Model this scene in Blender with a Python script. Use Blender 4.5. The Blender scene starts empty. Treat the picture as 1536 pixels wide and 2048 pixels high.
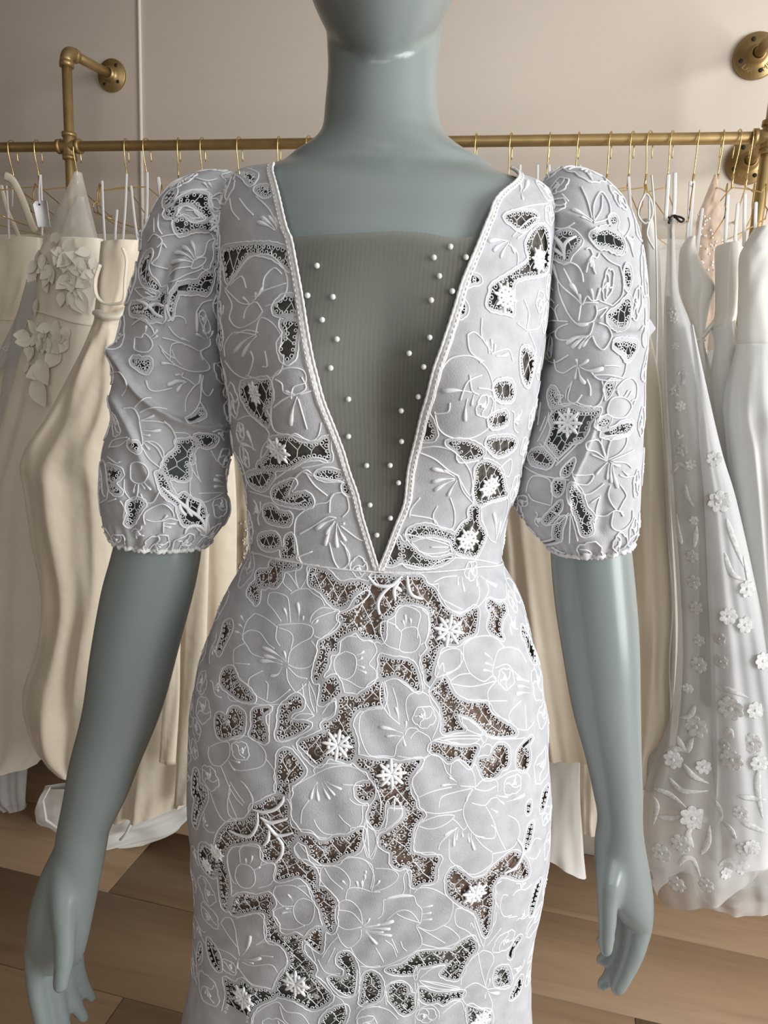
import bpy, math, random
import numpy as np
from mathutils import Vector
random.seed(7); np.random.seed(7)
S = bpy.context.scene
COL = S.collection
W_, H_, F_ = 1536, 2048, 1480.0

# ---------------- camera, world, lights, exposure ----------------
CAMH = 1.22
YAW, PITCH, ROLL = math.radians(13), math.radians(12), math.radians(3)
hd = np.array([-math.sin(YAW), math.cos(YAW), 0.0])
rt = np.array([math.cos(YAW), math.sin(YAW), 0.0])
UP = np.array([0, 0, 1.0])
cf = hd*math.cos(PITCH) - UP*math.sin(PITCH)
cu = UP*math.cos(PITCH) + hd*math.sin(PITCH)
cr = rt*math.cos(ROLL) + cu*math.sin(ROLL)
cu2 = -rt*math.sin(ROLL) + cu*math.cos(ROLL)
CP = np.array([0, 0, CAMH])
cam = bpy.data.cameras.new('camera'); co = bpy.data.objects.new('camera', cam); COL.objects.link(co)
from mathutils import Matrix
co.matrix_world = Matrix(((cr[0], cu2[0], -cf[0], CP[0]), (cr[1], cu2[1], -cf[1], CP[1]), (cr[2], cu2[2], -cf[2], CP[2]), (0, 0, 0, 1)))
cam.sensor_fit = 'VERTICAL'; cam.sensor_height = 24.0; cam.lens = 24.0*F_/H_; cam.clip_start = 0.02
S.camera = co
w = bpy.data.worlds.new('room_light'); S.world = w; w.use_nodes = True
w.node_tree.nodes['Background'].inputs[0].default_value = (1.0, 0.985, 0.96, 1)
w.node_tree.nodes['Background'].inputs[1].default_value = 0.25
def area(name, loc, target, sx, sy, power, color):
    l = bpy.data.lights.new(name, 'AREA'); l.shape = 'RECTANGLE'; l.size = sx; l.size_y = sy; l.energy = power; l.color = color
    o = bpy.data.objects.new(name, l); COL.objects.link(o); o.location = loc
    d = Vector(target)-Vector(loc); o.rotation_euler = d.to_track_quat('-Z', 'Y').to_euler()
    return o
area('window_daylight', (2.55, 0.15, 1.38), (0.0, 1.0, 1.15), 1.6, 2.2, 105, (0.93, 0.97, 1.0))
area('front_fill', (0.9, -2.6, 1.8), (-0.1, 1.0, 1.0), 2.6, 1.6, 28, (0.95, 0.98, 1.0))  # added soft fill from behind the camera, lifts the shaded side
S.view_settings.view_transform = 'Standard'; S.view_settings.look = 'None'
S.view_settings.exposure = 0.10; S.view_settings.gamma = 1.0; S.view_settings.use_curve_mapping = False

# ---------------- pixel helpers: rays of the photograph meeting real planes ----------------
def ray(x, y):
    return (x-768)/F_*cr - (y-1024)/F_*cu2 + cf
def Wd(x, y, d):            # point at horizontal distance d along the heading
    r = ray(x, y); return CP + r*(d/(r@hd))
def Wy(x, y, Y):            # point on the plane parallel to the wall
    r = ray(x, y); return CP + r*(Y/r[1])
def proj(P):
    P = np.asarray(P)-CP; d = P@cf
    return 768+F_*(P@cr)/d, 1024-F_*(P@cu2)/d

# ---------------- materials ----------------
MT = {}
def mat(name, col, rough=0.6, metal=0.0, alpha=None, noise=None, bump=None, sheen=0, spec=None, transl=0, coat=0):
    m = bpy.data.materials.new(name); m.use_nodes = True; nt = m.node_tree; N = nt.nodes; L = nt.links
    b = N['Principled BSDF']; out = N['Material Output']
    b.inputs['Base Color'].default_value = (*col, 1); b.inputs['Roughness'].default_value = rough; b.inputs['Metallic'].default_value = metal
    if spec is not None: b.inputs['Specular IOR Level'].default_value = spec
    if sheen: b.inputs['Sheen Weight'].default_value = sheen
    if coat: b.inputs['Coat Weight'].default_value = coat; b.inputs['Coat Roughness'].default_value = .2
    tc = N.new('ShaderNodeTexCoord')
    if noise:
        sc, amt = noise
        n = N.new('ShaderNodeTexNoise'); n.inputs['Scale'].default_value = sc; n.inputs['Detail'].default_value = 4
        L.new(tc.outputs['Object'], n.inputs['Vector'])
        r = N.new('ShaderNodeValToRGB'); r.color_ramp.elements[0].position = .3; r.color_ramp.elements[1].position = .7
        r.color_ramp.elements[0].color = (*[c*(1-amt) for c in col], 1); r.color_ramp.elements[1].color = (*[min(1, c*(1+amt)) for c in col], 1)
        L.new(n.outputs['Fac'], r.inputs['Fac']); L.new(r.outputs['Color'], b.inputs['Base Color'])
    if bump:
        sc, st = bump[:2]
        n2 = N.new('ShaderNodeTexNoise'); n2.inputs['Scale'].default_value = sc; n2.inputs['Detail'].default_value = 3
        L.new(tc.outputs['Object'], n2.inputs['Vector'])
        bp = N.new('ShaderNodeBump'); bp.inputs['Strength'].default_value = st; bp.inputs['Distance'].default_value = bump[2] if len(bump) > 2 else .002
        L.new(n2.outputs['Fac'], bp.inputs['Height']); L.new(bp.outputs['Normal'], b.inputs['Normal'])
    last = b.outputs[0]
    if transl:
        t = N.new('ShaderNodeBsdfTranslucent'); t.inputs['Color'].default_value = (*col, 1)
        mx = N.new('ShaderNodeMixShader'); mx.inputs[0].default_value = transl
        L.new(last, mx.inputs[1]); L.new(t.outputs[0], mx.inputs[2]); last = mx.outputs[0]
    if alpha is not None:
        t = N.new('ShaderNodeBsdfTransparent')
        mx = N.new('ShaderNodeMixShader'); mx.inputs[0].default_value = alpha
        L.new(t.outputs[0], mx.inputs[1]); L.new(last, mx.inputs[2]); last = mx.outputs[0]
    L.new(last, out.inputs['Surface'])
    MT[name] = m; return m
mat('mannequin_paint', (.24, .275, .268), .27, noise=(2.2, .04), bump=(60, .05), coat=.15)
mat('lace_cloth', (.54, .54, .56), .85, alpha=.93, noise=(70, .10), bump=(900, .25), spec=.2)
mat('thread', (.86, .86, .88), .6, spec=.3)
mat('edge_stitch', (.74, .74, .76), .8, bump=(1600, .8), spec=.2)
mat('satin_stitch', (.92, .92, .93), .5, spec=.35)
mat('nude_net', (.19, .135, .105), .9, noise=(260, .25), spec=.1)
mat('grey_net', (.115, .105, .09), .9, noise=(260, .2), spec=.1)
mat('pearl', (.85, .83, .80), .18, coat=.6)
mat('piping', (.76, .74, .73), .75, noise=(120, .08), bump=(500, .4))
mat('gold_paint', (.40, .275, .12), .42, .75, noise=(25, .12))
mat('brass_wire', (.75, .55, .22), .22, 1.0)
mat('dark_hole', (.02, .016, .012), .8)
mat('satin_cream', (.80, .70, .55), .40, noise=(3, .06), sheen=.3, spec=.5, bump=(9, .45, .02))
mat('satin_ivory', (.82, .75, .62), .40, noise=(3, .05), sheen=.3, spec=.5, bump=(9, .35, .015))
mat('satin_white', (.88, .86, .81), .38, noise=(3, .04), sheen=.3, spec=.5, bump=(9, .3, .012))
mat('crepe_white', (.86, .84, .79), .7, noise=(5, .04), sheen=.2)
mat('tulle_white', (.86, .86, .86), .8, alpha=.55, noise=(9, .05))
mat('tulle_grey', (.66, .65, .63), .8, alpha=.50, noise=(9, .08))
mat('tulle_cream', (.74, .70, .62), .8, alpha=.45)
mat('tulle_nude', (.72, .55, .42), .7, alpha=.6, noise=(60, .2))
mat('applique', (.84, .83, .81), .85, noise=(160, .18), alpha=.68, bump=(500, .5))
mat('petal_cream', (.84, .79, .67), .6, noise=(30, .05))
mat('card_white', (.85, .84, .83), .5)
mat('ribbon_white', (.85, .84, .82), .35)
mat('black_ribbon', (.012, .012, .014), .5)
mat('ceiling_white', (.70, .69, .66), .8)
mat('trim_paint', (.76, .69, .61), .6)
# wall: matt beige wallpaper with a faint linen relief
m = mat('wall_beige', (.70, .61, .52), .75, noise=(1.2, .02), bump=(420, .12))
m = mat('tulle_panel', (.19, .175, .14), .9)
def ribs():
    nt = MT['tulle_panel'].node_tree; N = nt.nodes; L = nt.links; b = N['Principled BSDF']; out = N['Material Output']
    tc = N.new('ShaderNodeTexCoord'); wv = N.new('ShaderNodeTexWave'); wv.bands_direction = 'X'; wv.inputs['Scale'].default_value = 90; wv.inputs['Distortion'].default_value = .15; wv.inputs['Detail'].default_value = 1
    L.new(tc.outputs['Object'], wv.inputs['Vector'])
    mr = N.new('ShaderNodeMapRange'); mr.inputs[3].default_value = .44; mr.inputs[4].default_value = .64; L.new(wv.outputs['Fac'], mr.inputs[0])
    t = N.new('ShaderNodeBsdfTransparent'); mx = N.new('ShaderNodeMixShader'); L.new(mr.outputs[0], mx.inputs[0]); L.new(t.outputs[0], mx.inputs[1]); L.new(b.outputs[0], mx.inputs[2]); L.new(mx.outputs[0], out.inputs['Surface'])
ribs()
def wood():
    m = bpy.data.materials.new('oak_plank'); m.use_nodes = True; nt = m.node_tree; N = nt.nodes; L = nt.links; b = N['Principled BSDF']
    tc = N.new('ShaderNodeTexCoord'); oi = N.new('ShaderNodeObjectInfo')
    mp = N.new('ShaderNodeMapping'); mp.inputs['Scale'].default_value = (1.3, 14, 1); L.new(tc.outputs['Object'], mp.inputs['Vector'])
    ad = N.new('ShaderNodeVectorMath'); ad.operation = 'ADD'; sc = N.new('ShaderNodeVectorMath'); sc.operation = 'SCALE'; sc.inputs['Scale'].default_value = 37
    cb = N.new('ShaderNodeCombineXYZ'); L.new(oi.outputs['Random'], cb.inputs[0]); L.new(oi.outputs['Random'], cb.inputs[1]); L.new(cb.outputs[0], sc.inputs[0]); L.new(mp.outputs[0], ad.inputs[0]); L.new(sc.outputs[0], ad.inputs[1])
    n = N.new('ShaderNodeTexNoise'); n.inputs['Scale'].default_value = 2.2; n.inputs['Detail'].default_value = 8; n.inputs['Roughness'].default_value = .62; n.inputs['Distortion'].default_value = .8; L.new(ad.outputs[0], n.inputs['Vector'])
    r = N.new('ShaderNodeValToRGB'); e = r.color_ramp.elements; e[0].position = .28; e[0].color = (.24, .15, .088, 1); e[1].position = .72; e[1].color = (.33, .222, .132, 1)
    x = e.new(.45); x.color = (.285, .185, .107, 1); L.new(n.outputs['Fac'], r.inputs['Fac'])
    hs = N.new('ShaderNodeHueSaturation'); mr = N.new('ShaderNodeMapRange'); mr.inputs[3].default_value = .97; mr.inputs[4].default_value = 1.03; L.new(oi.outputs['Random'], mr.inputs[0]); L.new(mr.outputs[0], hs.inputs['Value']); L.new(r.outputs[0], hs.inputs['Color'])
    L.new(hs.outputs[0], b.inputs['Base Color']); b.inputs['Roughness'].default_value = .5
    bp = N.new('ShaderNodeBump'); bp.inputs['Strength'].default_value = .15; bp.inputs['Distance'].default_value = .002; L.new(n.outputs['Fac'], bp.inputs['Height']); L.new(bp.outputs[0], b.inputs['Normal'])
    MT['oak_plank'] = m
wood()

# ---------------- mesh helpers ----------------
def tag(o, label=None, cat=None, group=None, kind=None):
    if label: o['label'] = label
    if cat: o['category'] = cat
    if group: o['group'] = group
    if kind: o['kind'] = kind
    return o
def empty(name, loc=(0, 0, 0), **k):
    o = bpy.data.objects.new(name, None); COL.objects.link(o); o.location = loc; o.empty_display_size = .05
    tag(o, **k); return o
def link(name, me, material, parent=None, smooth=True, **k):
    if material: me.materials.append(MT[material])
    if smooth and len(me.polygons): me.polygons.foreach_set('use_smooth', [True]*len(me.polygons))
    o = bpy.data.objects.new(name, me); COL.objects.link(o)
    if parent:
        o.parent = parent
        o.matrix_parent_inverse = Matrix.Translation(-parent.location)
    tag(o, **k); return o
def fastmesh(name, V, polys):       # polys: list of (n,k) int arrays
    V = np.asarray(V, dtype=np.float32)
    me = bpy.data.meshes.new(name)
    me.vertices.add(len(V)); me.vertices.foreach_set('co', V.ravel())
    loops = np.concatenate([p.ravel() for p in polys]).astype(np.int32)
    sizes = np.concatenate([np.full(len(p), p.shape[1], np.int32) for p in polys])
    starts = np.concatenate([[0], np.cumsum(sizes)[:-1]]).astype(np.int32)
    me.loops.add(len(loops)); me.loops.foreach_set('vertex_index', loops)
    me.polygons.add(len(sizes)); me.polygons.foreach_set('loop_start', starts)
    try: me.polygons.foreach_set('loop_total', sizes)
    except Exception: pass
    me.update(calc_edges=True); me.validate(); return me
class MB:
    def __init__(s): s.v = []; s.q = []; s.t = []; s.n = 0
    def add(s, V, Q=None, T=None):
        V = np.asarray(V, float).reshape(-1, 3)
        if Q is not None and len(Q): s.q.append(np.asarray(Q)+s.n)
        if T is not None and len(T): s.t.append(np.asarray(T)+s.n)
        s.v.append(V); s.n += len(V)
    def mesh(s, name):
        P = []
        if s.q: P.append(np.concatenate(s.q))
        if s.t: P.append(np.concatenate(s.t))
        return fastmesh(name, np.concatenate(s.v), P)
    def build(s, name, material, parent=None, smooth=True, **k):
        return link(name, s.mesh(name), material, parent, smooth, **k)
    def tube(s, pts, rad, n=8, cap=True, up=None, flat=1.0):
        pts = np.asarray(pts, float); m = len(pts)
        if m < 2: return s
        rad = np.full(m, rad) if np.isscalar(rad) else np.asarray(rad, float)
        T = np.gradient(pts, axis=0); T /= (np.linalg.norm(T, axis=1)[:, None]+1e-12)
        if up is None:
            a = np.array([0, 0, 1.]) if abs(T[0][2]) < .9 else np.array([1., 0, 0])
            U = np.zeros_like(pts); u = a-T[0]*(a@T[0]); u /= np.linalg.norm(u)
            for i in range(m):
                u = u-T[i]*(u@T[i]); u /= (np.linalg.norm(u)+1e-12); U[i] = u
        else:
            U = np.asarray(up, float); U = U-T*np.sum(U*T, 1)[:, None]; U /= (np.linalg.norm(U, axis=1)[:, None]+1e-12)
        B = np.cross(T, U)
        a = np.arange(n)*2*math.pi/n
        V = pts[:, None]+rad[:, None, None]*(np.cos(a)[None, :, None]*B[:, None]+flat*np.sin(a)[None, :, None]*U[:, None])
        i = np.arange(m-1)[:, None]*n; j = np.arange(n)[None]; j2 = (j+1) % n
        Q = np.stack([i+j, i+j2, i+n+j2, i+n+j], -1).reshape(-1, 4)
        V = V.reshape(-1, 3); Tt = []
        if cap:
            V = np.vstack([V, pts[0]-T[0]*rad[0]*.6, pts[-1]+T[-1]*rad[-1]*.6]); c0 = m*n; c1 = c0+1
            for k in range(n):
                Tt.append((c0, (k+1) % n, k)); Tt.append((c1, (m-1)*n+k, (m-1)*n+(k+1) % n))
        s.add(V, Q, Tt); return s
    def box(s, lo, hi):
        x0, y0, z0 = lo; x1, y1, z1 = hi
        V = [(x0, y0, z0), (x1, y0, z0), (x1, y1, z0), (x0, y1, z0), (x0, y0, z1), (x1, y0, z1), (x1, y1, z1), (x0, y1, z1)]
        s.add(V, [(0, 3, 2, 1), (4, 5, 6, 7), (0, 1, 5, 4), (1, 2, 6, 5), (2, 3, 7, 6), (3, 0, 4, 7)]); return s
    def lathe(s, c, axis, prof, n=32):      # prof: (dist along axis, radius)
        c = np.array(c, float); ax = np.array(axis, float); ax /= np.linalg.norm(ax)
        a = np.array([0, 0, 1.]) if abs(ax[2]) < .9 else np.array([1., 0, 0]); u = np.cross(a, ax); u /= np.linalg.norm(u); v = np.cross(ax, u)
        th = np.arange(n)*2*math.pi/n; R = np.array([[c+ax*d+r*(math.cos(t)*u+math.sin(t)*v) for t in th] for d, r in prof])
        m = len(prof); i = np.arange(m-1)[:, None]*n; j = np.arange(n)[None]; j2 = (j+1) % n
        s.add(R.reshape(-1, 3), np.stack([i+j, i+j2, i+n+j2, i+n+j], -1).reshape(-1, 4)); return s
    def ell(s, c, ax, n=12, m=8):           # ax: 3x3 rows = semi-axes
        c = np.asarray(c, float); ax = np.asarray(ax, float); V = []
        for i in range(m+1):
            ph = math.pi*i/m
            for j in range(n):
                t = 2*math.pi*j/n; V.append(c+math.cos(ph)*ax[2]+math.sin(ph)*(math.cos(t)*ax[0]+math.sin(t)*ax[1]))
        i = np.arange(m)[:, None]*n; j = np.arange(n)[None]; j2 = (j+1) % n
        s.add(V, np.stack([i+j, i+n+j, i+n+j2, i+j2], -1).reshape(-1, 4)); return s
def crom(P, k=6, closed=False):
    P = np.asarray(P, float); n = len(P)
    if n < 3 and not closed:
        t = np.linspace(0, 1, k+1)[:, None]; return np.vstack([P[0]*(1-t)+P[-1]*t])
    out = []
    rng = range(n) if closed else range(n-1)
    for i in rng:
        if closed: a, b, c, d = P[(i-1) % n], P[i], P[(i+1) % n], P[(i+2) % n]
        else: a, b, c, d = P[max(i-1, 0)], P[i], P[i+1], P[min(i+2, n-1)]
        for q in range(k):
            t = q/k; out.append(.5*((2*b)+(-a+c)*t+(2*a-5*b+4*c-d)*t*t+(-a+3*b-3*c+d)*t**3))
    if not closed: out.append(P[-1])
    return np.array(out)
def interp_rows(R, n):      # smooth resampling of control rows
    R = np.asarray(R, float); k = max(2, int(math.ceil(n/(len(R)-1)))); A = crom(R, k)
    idx = np.linspace(0, len(A)-1, n); i = np.floor(idx).astype(int); i = np.minimum(i, len(A)-2); f = (idx-i)[:, None]
    return A[i]*(1-f)+A[i+1]*f

# ---------------- a closed draped surface with arc-length coordinates ----------------
class Surf:
    """P[v,u]: rows of a closed tube; u = metres round a mean circumference, v = metres along"""
    def __init__(s, P, recompute=True):
        s.P = P; nv, nu, _ = P.shape; s.nv, s.nu = nv, nu
        if recompute:
            for i in range(nv):
                r = np.vstack([P[i], P[i, :1]]); d = np.r_[0, np.cumsum(np.linalg.norm(np.diff(r, axis=0), axis=1))]
                t = np.linspace(0, d[-1], nu+1)[:-1]
                P[i] = np.stack([np.interp(t, d, r[:, k]) for k in range(3)], 1)
        s.circ = np.array([np.linalg.norm(np.roll(P[i], -1, 0)-P[i], axis=1).sum() for i in range(nv)])
        s.C = float(np.mean(s.circ)); s.prep()
        s.vlen = np.r_[0, np.cumsum(np.linalg.norm(np.diff(P[:, nu//2], axis=0), axis=1))]
        s.V = s.vlen[-1]
    def prep(s):
        P = s.P; du = np.roll(P, -1, 1)-np.roll(P, 1, 1); dv = np.gradient(P, axis=0)
        N = np.cross(du, dv); N /= (np.linalg.norm(N, axis=2)[..., None]+1e-12)
        c = P.mean(1, keepdims=True)
        if np.mean(np.sum(N*(P-c), 2)) < 0: N = -N
        s.N = N
    def idx(s, u, v):
        fu = (np.asarray(u)/s.C+.5)*s.nu; fv = np.interp(v, s.vlen, np.arange(s.nv)); return fu, fv
    def bil(s, A, fu, fv):
        iu = np.floor(fu).astype(int); iv = np.clip(np.floor(fv).astype(int), 0, s.nv-2)
        a = (fu-iu)[..., None]; b = np.clip(fv-iv, 0, 1)[..., None]; i0 = iu % s.nu; i1 = (iu+1) % s.nu
        return (A[iv, i0]*(1-a)+A[iv, i1]*a)*(1-b)+(A[iv+1, i0]*(1-a)+A[iv+1, i1]*a)*b
    def at(s, u, v, off=0.0):
        fu, fv = s.idx(u, v); p = s.bil(s.P, fu, fv)
        if np.isscalar(off) and off == 0: return p
        n = s.bil(s.N, fu, fv); o = off if np.isscalar(off) else np.asarray(off)[..., None]
        return p+n*o
    def nrm(s, u, v):
        fu, fv = s.idx(u, v); n = s.bil(s.N, fu, fv); return n/np.linalg.norm(n, axis=-1)[..., None]
    def inv(s, px):          # photo pixels -> (u,v) on the camera side
        px = np.asarray(px, float)
        if not hasattr(s, 'cand'):
            st = 3; P = s.P[::st, ::st]; N = s.N[::st, ::st]; x, y = proj(P); f = np.sum(N*(CP-P), 2) > 0.0
            iv, iu = np.where(f); s.cand = (x[f], y[f], iu*st, iv*st)
        cx, cy, ciu, civ = s.cand; fu = np.zeros(len(px)); fv = np.zeros(len(px))
        for i in range(0, len(px), 200):
            q = px[i:i+200]; D = (q[:, :1]-cx[None])**2+(q[:, 1:]-cy[None])**2; k = D.argmin(1); fu[i:i+200] = ciu[k]; fv[i:i+200] = civ[k]
        def pr(a, b): return np.stack(proj(s.bil(s.P, a, b)), -1)
        bu, bv = fu.copy(), fv.copy(); be = np.linalg.norm(pr(fu, fv)-px, axis=1)
        for _ in range(7):
            p = pr(fu, fv); e = px-p; Ju = pr(fu+.5, fv)-pr(fu-.5, fv)
            f2 = np.clip(fv, .5, s.nv-1.5); Jv = pr(fu, f2+.5)-pr(fu, f2-.5)
            det = Ju[:, 0]*Jv[:, 1]-Ju[:, 1]*Jv[:, 0]; det = np.where(abs(det) < 1e-3, 1e-3, det)
            a = (e[:, 0]*Jv[:, 1]-e[:, 1]*Jv[:, 0])/det; b = (Ju[:, 0]*e[:, 1]-Ju[:, 1]*e[:, 0])/det
            fu = fu+np.clip(a, -3, 3); fv = np.clip(fv+np.clip(b, -3, 3), 0, s.nv-1)
            er = np.linalg.norm(pr(fu, fv)-px, axis=1); k = er < be; bu[k] = fu[k]; bv[k] = fv[k]; be[k] = er[k]
        return np.stack([(bu/s.nu-.5)*s.C, np.interp(bv, np.arange(s.nv), s.vlen)], 1), be
    def whole(s, name, material, parent=None, off=0.0, v0=0, v1=1, st=1, caps=False, **k):
        i0, i1 = int(v0*(s.nv-1)), int(v1*(s.nv-1)); P = (s.P+s.N*off)[i0:i1+1:st, ::st]; a, b, _ = P.shape
        i = np.arange(a-1)[:, None]*b; j = np.arange(b)[None]; j2 = (j+1) % b
        Q = np.stack([i+j, i+j2, i+b+j2, i+b+j], -1).reshape(-1, 4)
        mb = MB(); T = []; V = P.reshape(-1, 3)
        if caps:
            V = np.vstack([V, P[0].mean(0), P[-1].mean(0)]); c = a*b
            T = [(c, (q+1) % b, q) for q in range(b)]+[(c+1, (a-1)*b+q, (a-1)*b+(q+1) % b) for q in range(b)]
        mb.add(V, Q, T)
        if name is None: return mb
        return mb.build(name, material, parent, **k)
def rows_d(rows, nv, nu, expo=2.2):     # rows: y, xl, xr, b, depth
    R = interp_rows(rows, nv); P = np.zeros((nv, nu, 3)); th = np.arange(nu)*2*math.pi/nu
    for i, (y, xl, xr, b, d) in enumerate(R):
        L = Wd(xl, y, d); Q = Wd(xr, y, d); c = (L+Q)/2; a = np.linalg.norm((Q-L)[:2])/2*math.sqrt(max(.2, 1-(b/d)**2))
        # th=pi is the front (camera side)
        x = a*np.sign(np.sin(th))*np.abs(np.sin(th))**(2/expo); yy = b*np.sign(np.cos(th))*np.abs(np.cos(th))**(2/expo)
        P[i] = c+(-x)[:, None]*rt+yy[:, None]*hd; P[i][:, 2] = c[2]
    return P
# ---------------- lace: a signed field on the (u,v) sheet, cut by marching squares ----------------
class Sheet:
    def __init__(s, surf, v0, v1, h):
        s.surf = surf; s.nu = int(surf.C/h); s.h = surf.C/s.nu; s.v0 = v0; s.nv = int((v1-v0)/s.h)+1
        s.u = (np.arange(s.nu)/s.nu-.5)*surf.C; s.v = v0+np.arange(s.nv)*s.h
        s.f = np.full((s.nv, s.nu), -.02)
    def dist(s, poly):
        """signed distance (positive inside) of a closed polygon, with its grid window"""
        poly = np.asarray(poly); mg = .009; lo = poly.min(0)-mg; hi = poly.max(0)+mg
        j0 = int(math.floor((lo[0]/s.surf.C+.5)*s.nu)); j1 = int(math.ceil((hi[0]/s.surf.C+.5)*s.nu)); i0 = max(0, int((lo[1]-s.v0)/s.h)); i1 = min(s.nv-1, int((hi[1]-s.v0)/s.h)+1)
        if i1 <= i0 or j1-j0 >= s.nu: return None
        jj = np.arange(j0, j1+1); ii = np.arange(i0, i1+1); U, V = np.meshgrid((jj/s.nu-.5)*s.surf.C, s.v0+ii*s.h)
        p = np.stack([U.ravel(), V.ravel()], 1); D = np.full(len(p), 1e9); ins = np.zeros(len(p), bool); n = len(poly)
        for k in range(n):
            a = poly[k]; b = poly[(k+1) % n]; ab = b-a; t = np.clip(((p-a)@ab)/(ab@ab+1e-18), 0, 1); q = p-a-t[:, None]*ab
            D = np.minimum(D, (q*q).sum(1))
            c = ((a[1] > p[:, 1]) != (b[1] > p[:, 1])); ins ^= c & (p[:, 0] < (b[0]-a[0])*(p[:, 1]-a[1])/(b[1]-a[1]+1e-15)+a[0])
        D = np.sqrt(D); D = np.where(ins, D, -D).reshape(U.shape); return ii, jj % s.nu, D
    def cut(s, poly):
        r = s.dist(poly)
        if r is None: return
        ii, jj, D = r; ix = np.ix_(ii, jj); s.f[ix] = np.maximum(s.f[ix], D)
    def val(s, u, v, f=None):
        f = s.f if f is None else f; fu = (np.asarray(u)/s.surf.C+.5)*s.nu; fv = np.clip((np.asarray(v)-s.v0)/s.h, 0, s.nv-1.001)
        iu = np.floor(fu).astype(int); iv = np.floor(fv).astype(int); a = fu-iu; b = fv-iv; i0 = iu % s.nu; i1 = (iu+1) % s.nu
        return (f[iv, i0]*(1-a)+f[iv, i1]*a)*(1-b)+(f[iv+1, i0]*(1-a)+f[iv+1, i1]*a)*b
    def mesh(s, name, f, material, parent, off=0.0, **k):   # keeps f<0
        nv, nu = s.nv, s.nu; ins = f < 0; J2 = (np.arange(nu)+1) % nu
        node = np.full((nv, nu), -1); node[ins] = np.arange(ins.sum()); cnt = ins.sum(); vi, ui = np.where(ins)
        UV = [np.stack([ui.astype(float), vi.astype(float)], 1)]
        hx = ins != ins[:, J2]; he = np.full((nv, nu), -1); he[hx] = cnt+np.arange(hx.sum()); cnt += hx.sum(); a, b = np.where(hx)
        f0 = f[a, b]; f1 = f[a, (b+1) % nu]; t = f0/(f0-f1); UV.append(np.stack([b+t, a.astype(float)], 1))
        vx = ins[:-1] != ins[1:]; ve = np.full((nv, nu), -1); ve[:-1][vx] = cnt+np.arange(vx.sum()); a, b = np.where(vx)
        f0 = f[a, b]; f1 = f[a+1, b]; t = f0/(f0-f1); UV.append(np.stack([b.astype(float), a+t], 1))
        UV = np.concatenate(UV); u = (UV[:, 0]/nu-.5)*s.surf.C; v = s.v0+UV[:, 1]*s.h
        case = ins[:-1]*1+ins[:-1][:, J2]*2+ins[1:][:, J2]*4+ins[1:]*8
        polys = []
        for c in range(1, 16):
            a, b = np.where(case == c)
            if not len(a): continue
            b2 = (b+1) % nu; cor = [node[a, b], node[a, b2], node[a+1, b2], node[a+1, b]]; ed = [he[a, b], ve[a, b2], he[a+1, b], ve[a, b]]
            seq = []
            for q in range(4):
                if c >> q & 1: seq.append(cor[q])
                if (c >> q & 1) != (c >> ((q+1) % 4) & 1): seq.append(ed[q])
            polys.append(np.stack(seq, 1))
        P = s.surf.at(u, v, off)
        return link(name, fastmesh(name, P, polys), material, parent, **k)
    def contours(s, f, lev):
        g = f-lev; nv, nu = g.shape; J2 = (np.arange(nu)+1) % nu; ins = g < 0
        case = ins[:-1]*1+ins[:-1][:, J2]*2+ins[1:][:, J2]*4+ins[1:]*8
        a, b = np.where((case > 0) & (case < 15)); adj = {}
        for i, j in zip(a.tolist(), b.tolist()):
            c = case[i, j]; e = []; j2 = (j+1) % nu
            if (c & 1 > 0) != (c & 2 > 0): e.append((0, i, j))
            if (c & 2 > 0) != (c & 4 > 0): e.append((1, i, j2))
            if (c & 4 > 0) != (c & 8 > 0): e.append((0, i+1, j))
            if (c & 8 > 0) != (c & 1 > 0): e.append((1, i, j))
            for q in range(0, len(e)-1, 2): adj.setdefault(e[q], []).append(e[q+1]); adj.setdefault(e[q+1], []).append(e[q])
        def pt(k):
            t, i, j = k
            if t == 0: a0 = g[i, j]; a1 = g[i, (j+1) % nu]; return (j+a0/(a0-a1), float(i))
            a0 = g[i, j]; a1 = g[i+1, j]; return (float(j), i+a0/(a0-a1))
        seen = set(); out = []
        starts = [k for k in adj if len(adj[k]) == 1]+list(adj)
        for k in starts:
            if k in seen: continue
            ch = [k]; seen.add(k); cur = k
            while True:
                nx = [q for q in adj[cur] if q not in seen]
                if not nx: break
                cur = nx[0]; seen.add(cur); ch.append(cur)
            closed = len(ch) > 3 and ch[0] in adj[ch[-1]]
            A = np.array([pt(q) for q in ch])
            d = np.diff(A[:, 0]); A[1:, 0] -= np.cumsum(np.round(d/nu))*nu
            A = np.stack([(A[:, 0]/nu-.5)*s.surf.C, s.v0+A[:, 1]*s.h], 1)
            if closed: A = np.vstack([A, A[:1]])
            out.append(A)
        return out
def resample(A, step):
    d = np.r_[0, np.cumsum(np.linalg.norm(np.diff(A, axis=0), axis=1))]
    if d[-1] < step*1.5: return None
    n = max(2, int(round(d[-1]/step))+1); t = np.linspace(0, d[-1], n); return np.stack([np.interp(t, d, A[:, 0]), np.interp(t, d, A[:, 1])], 1)
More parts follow.
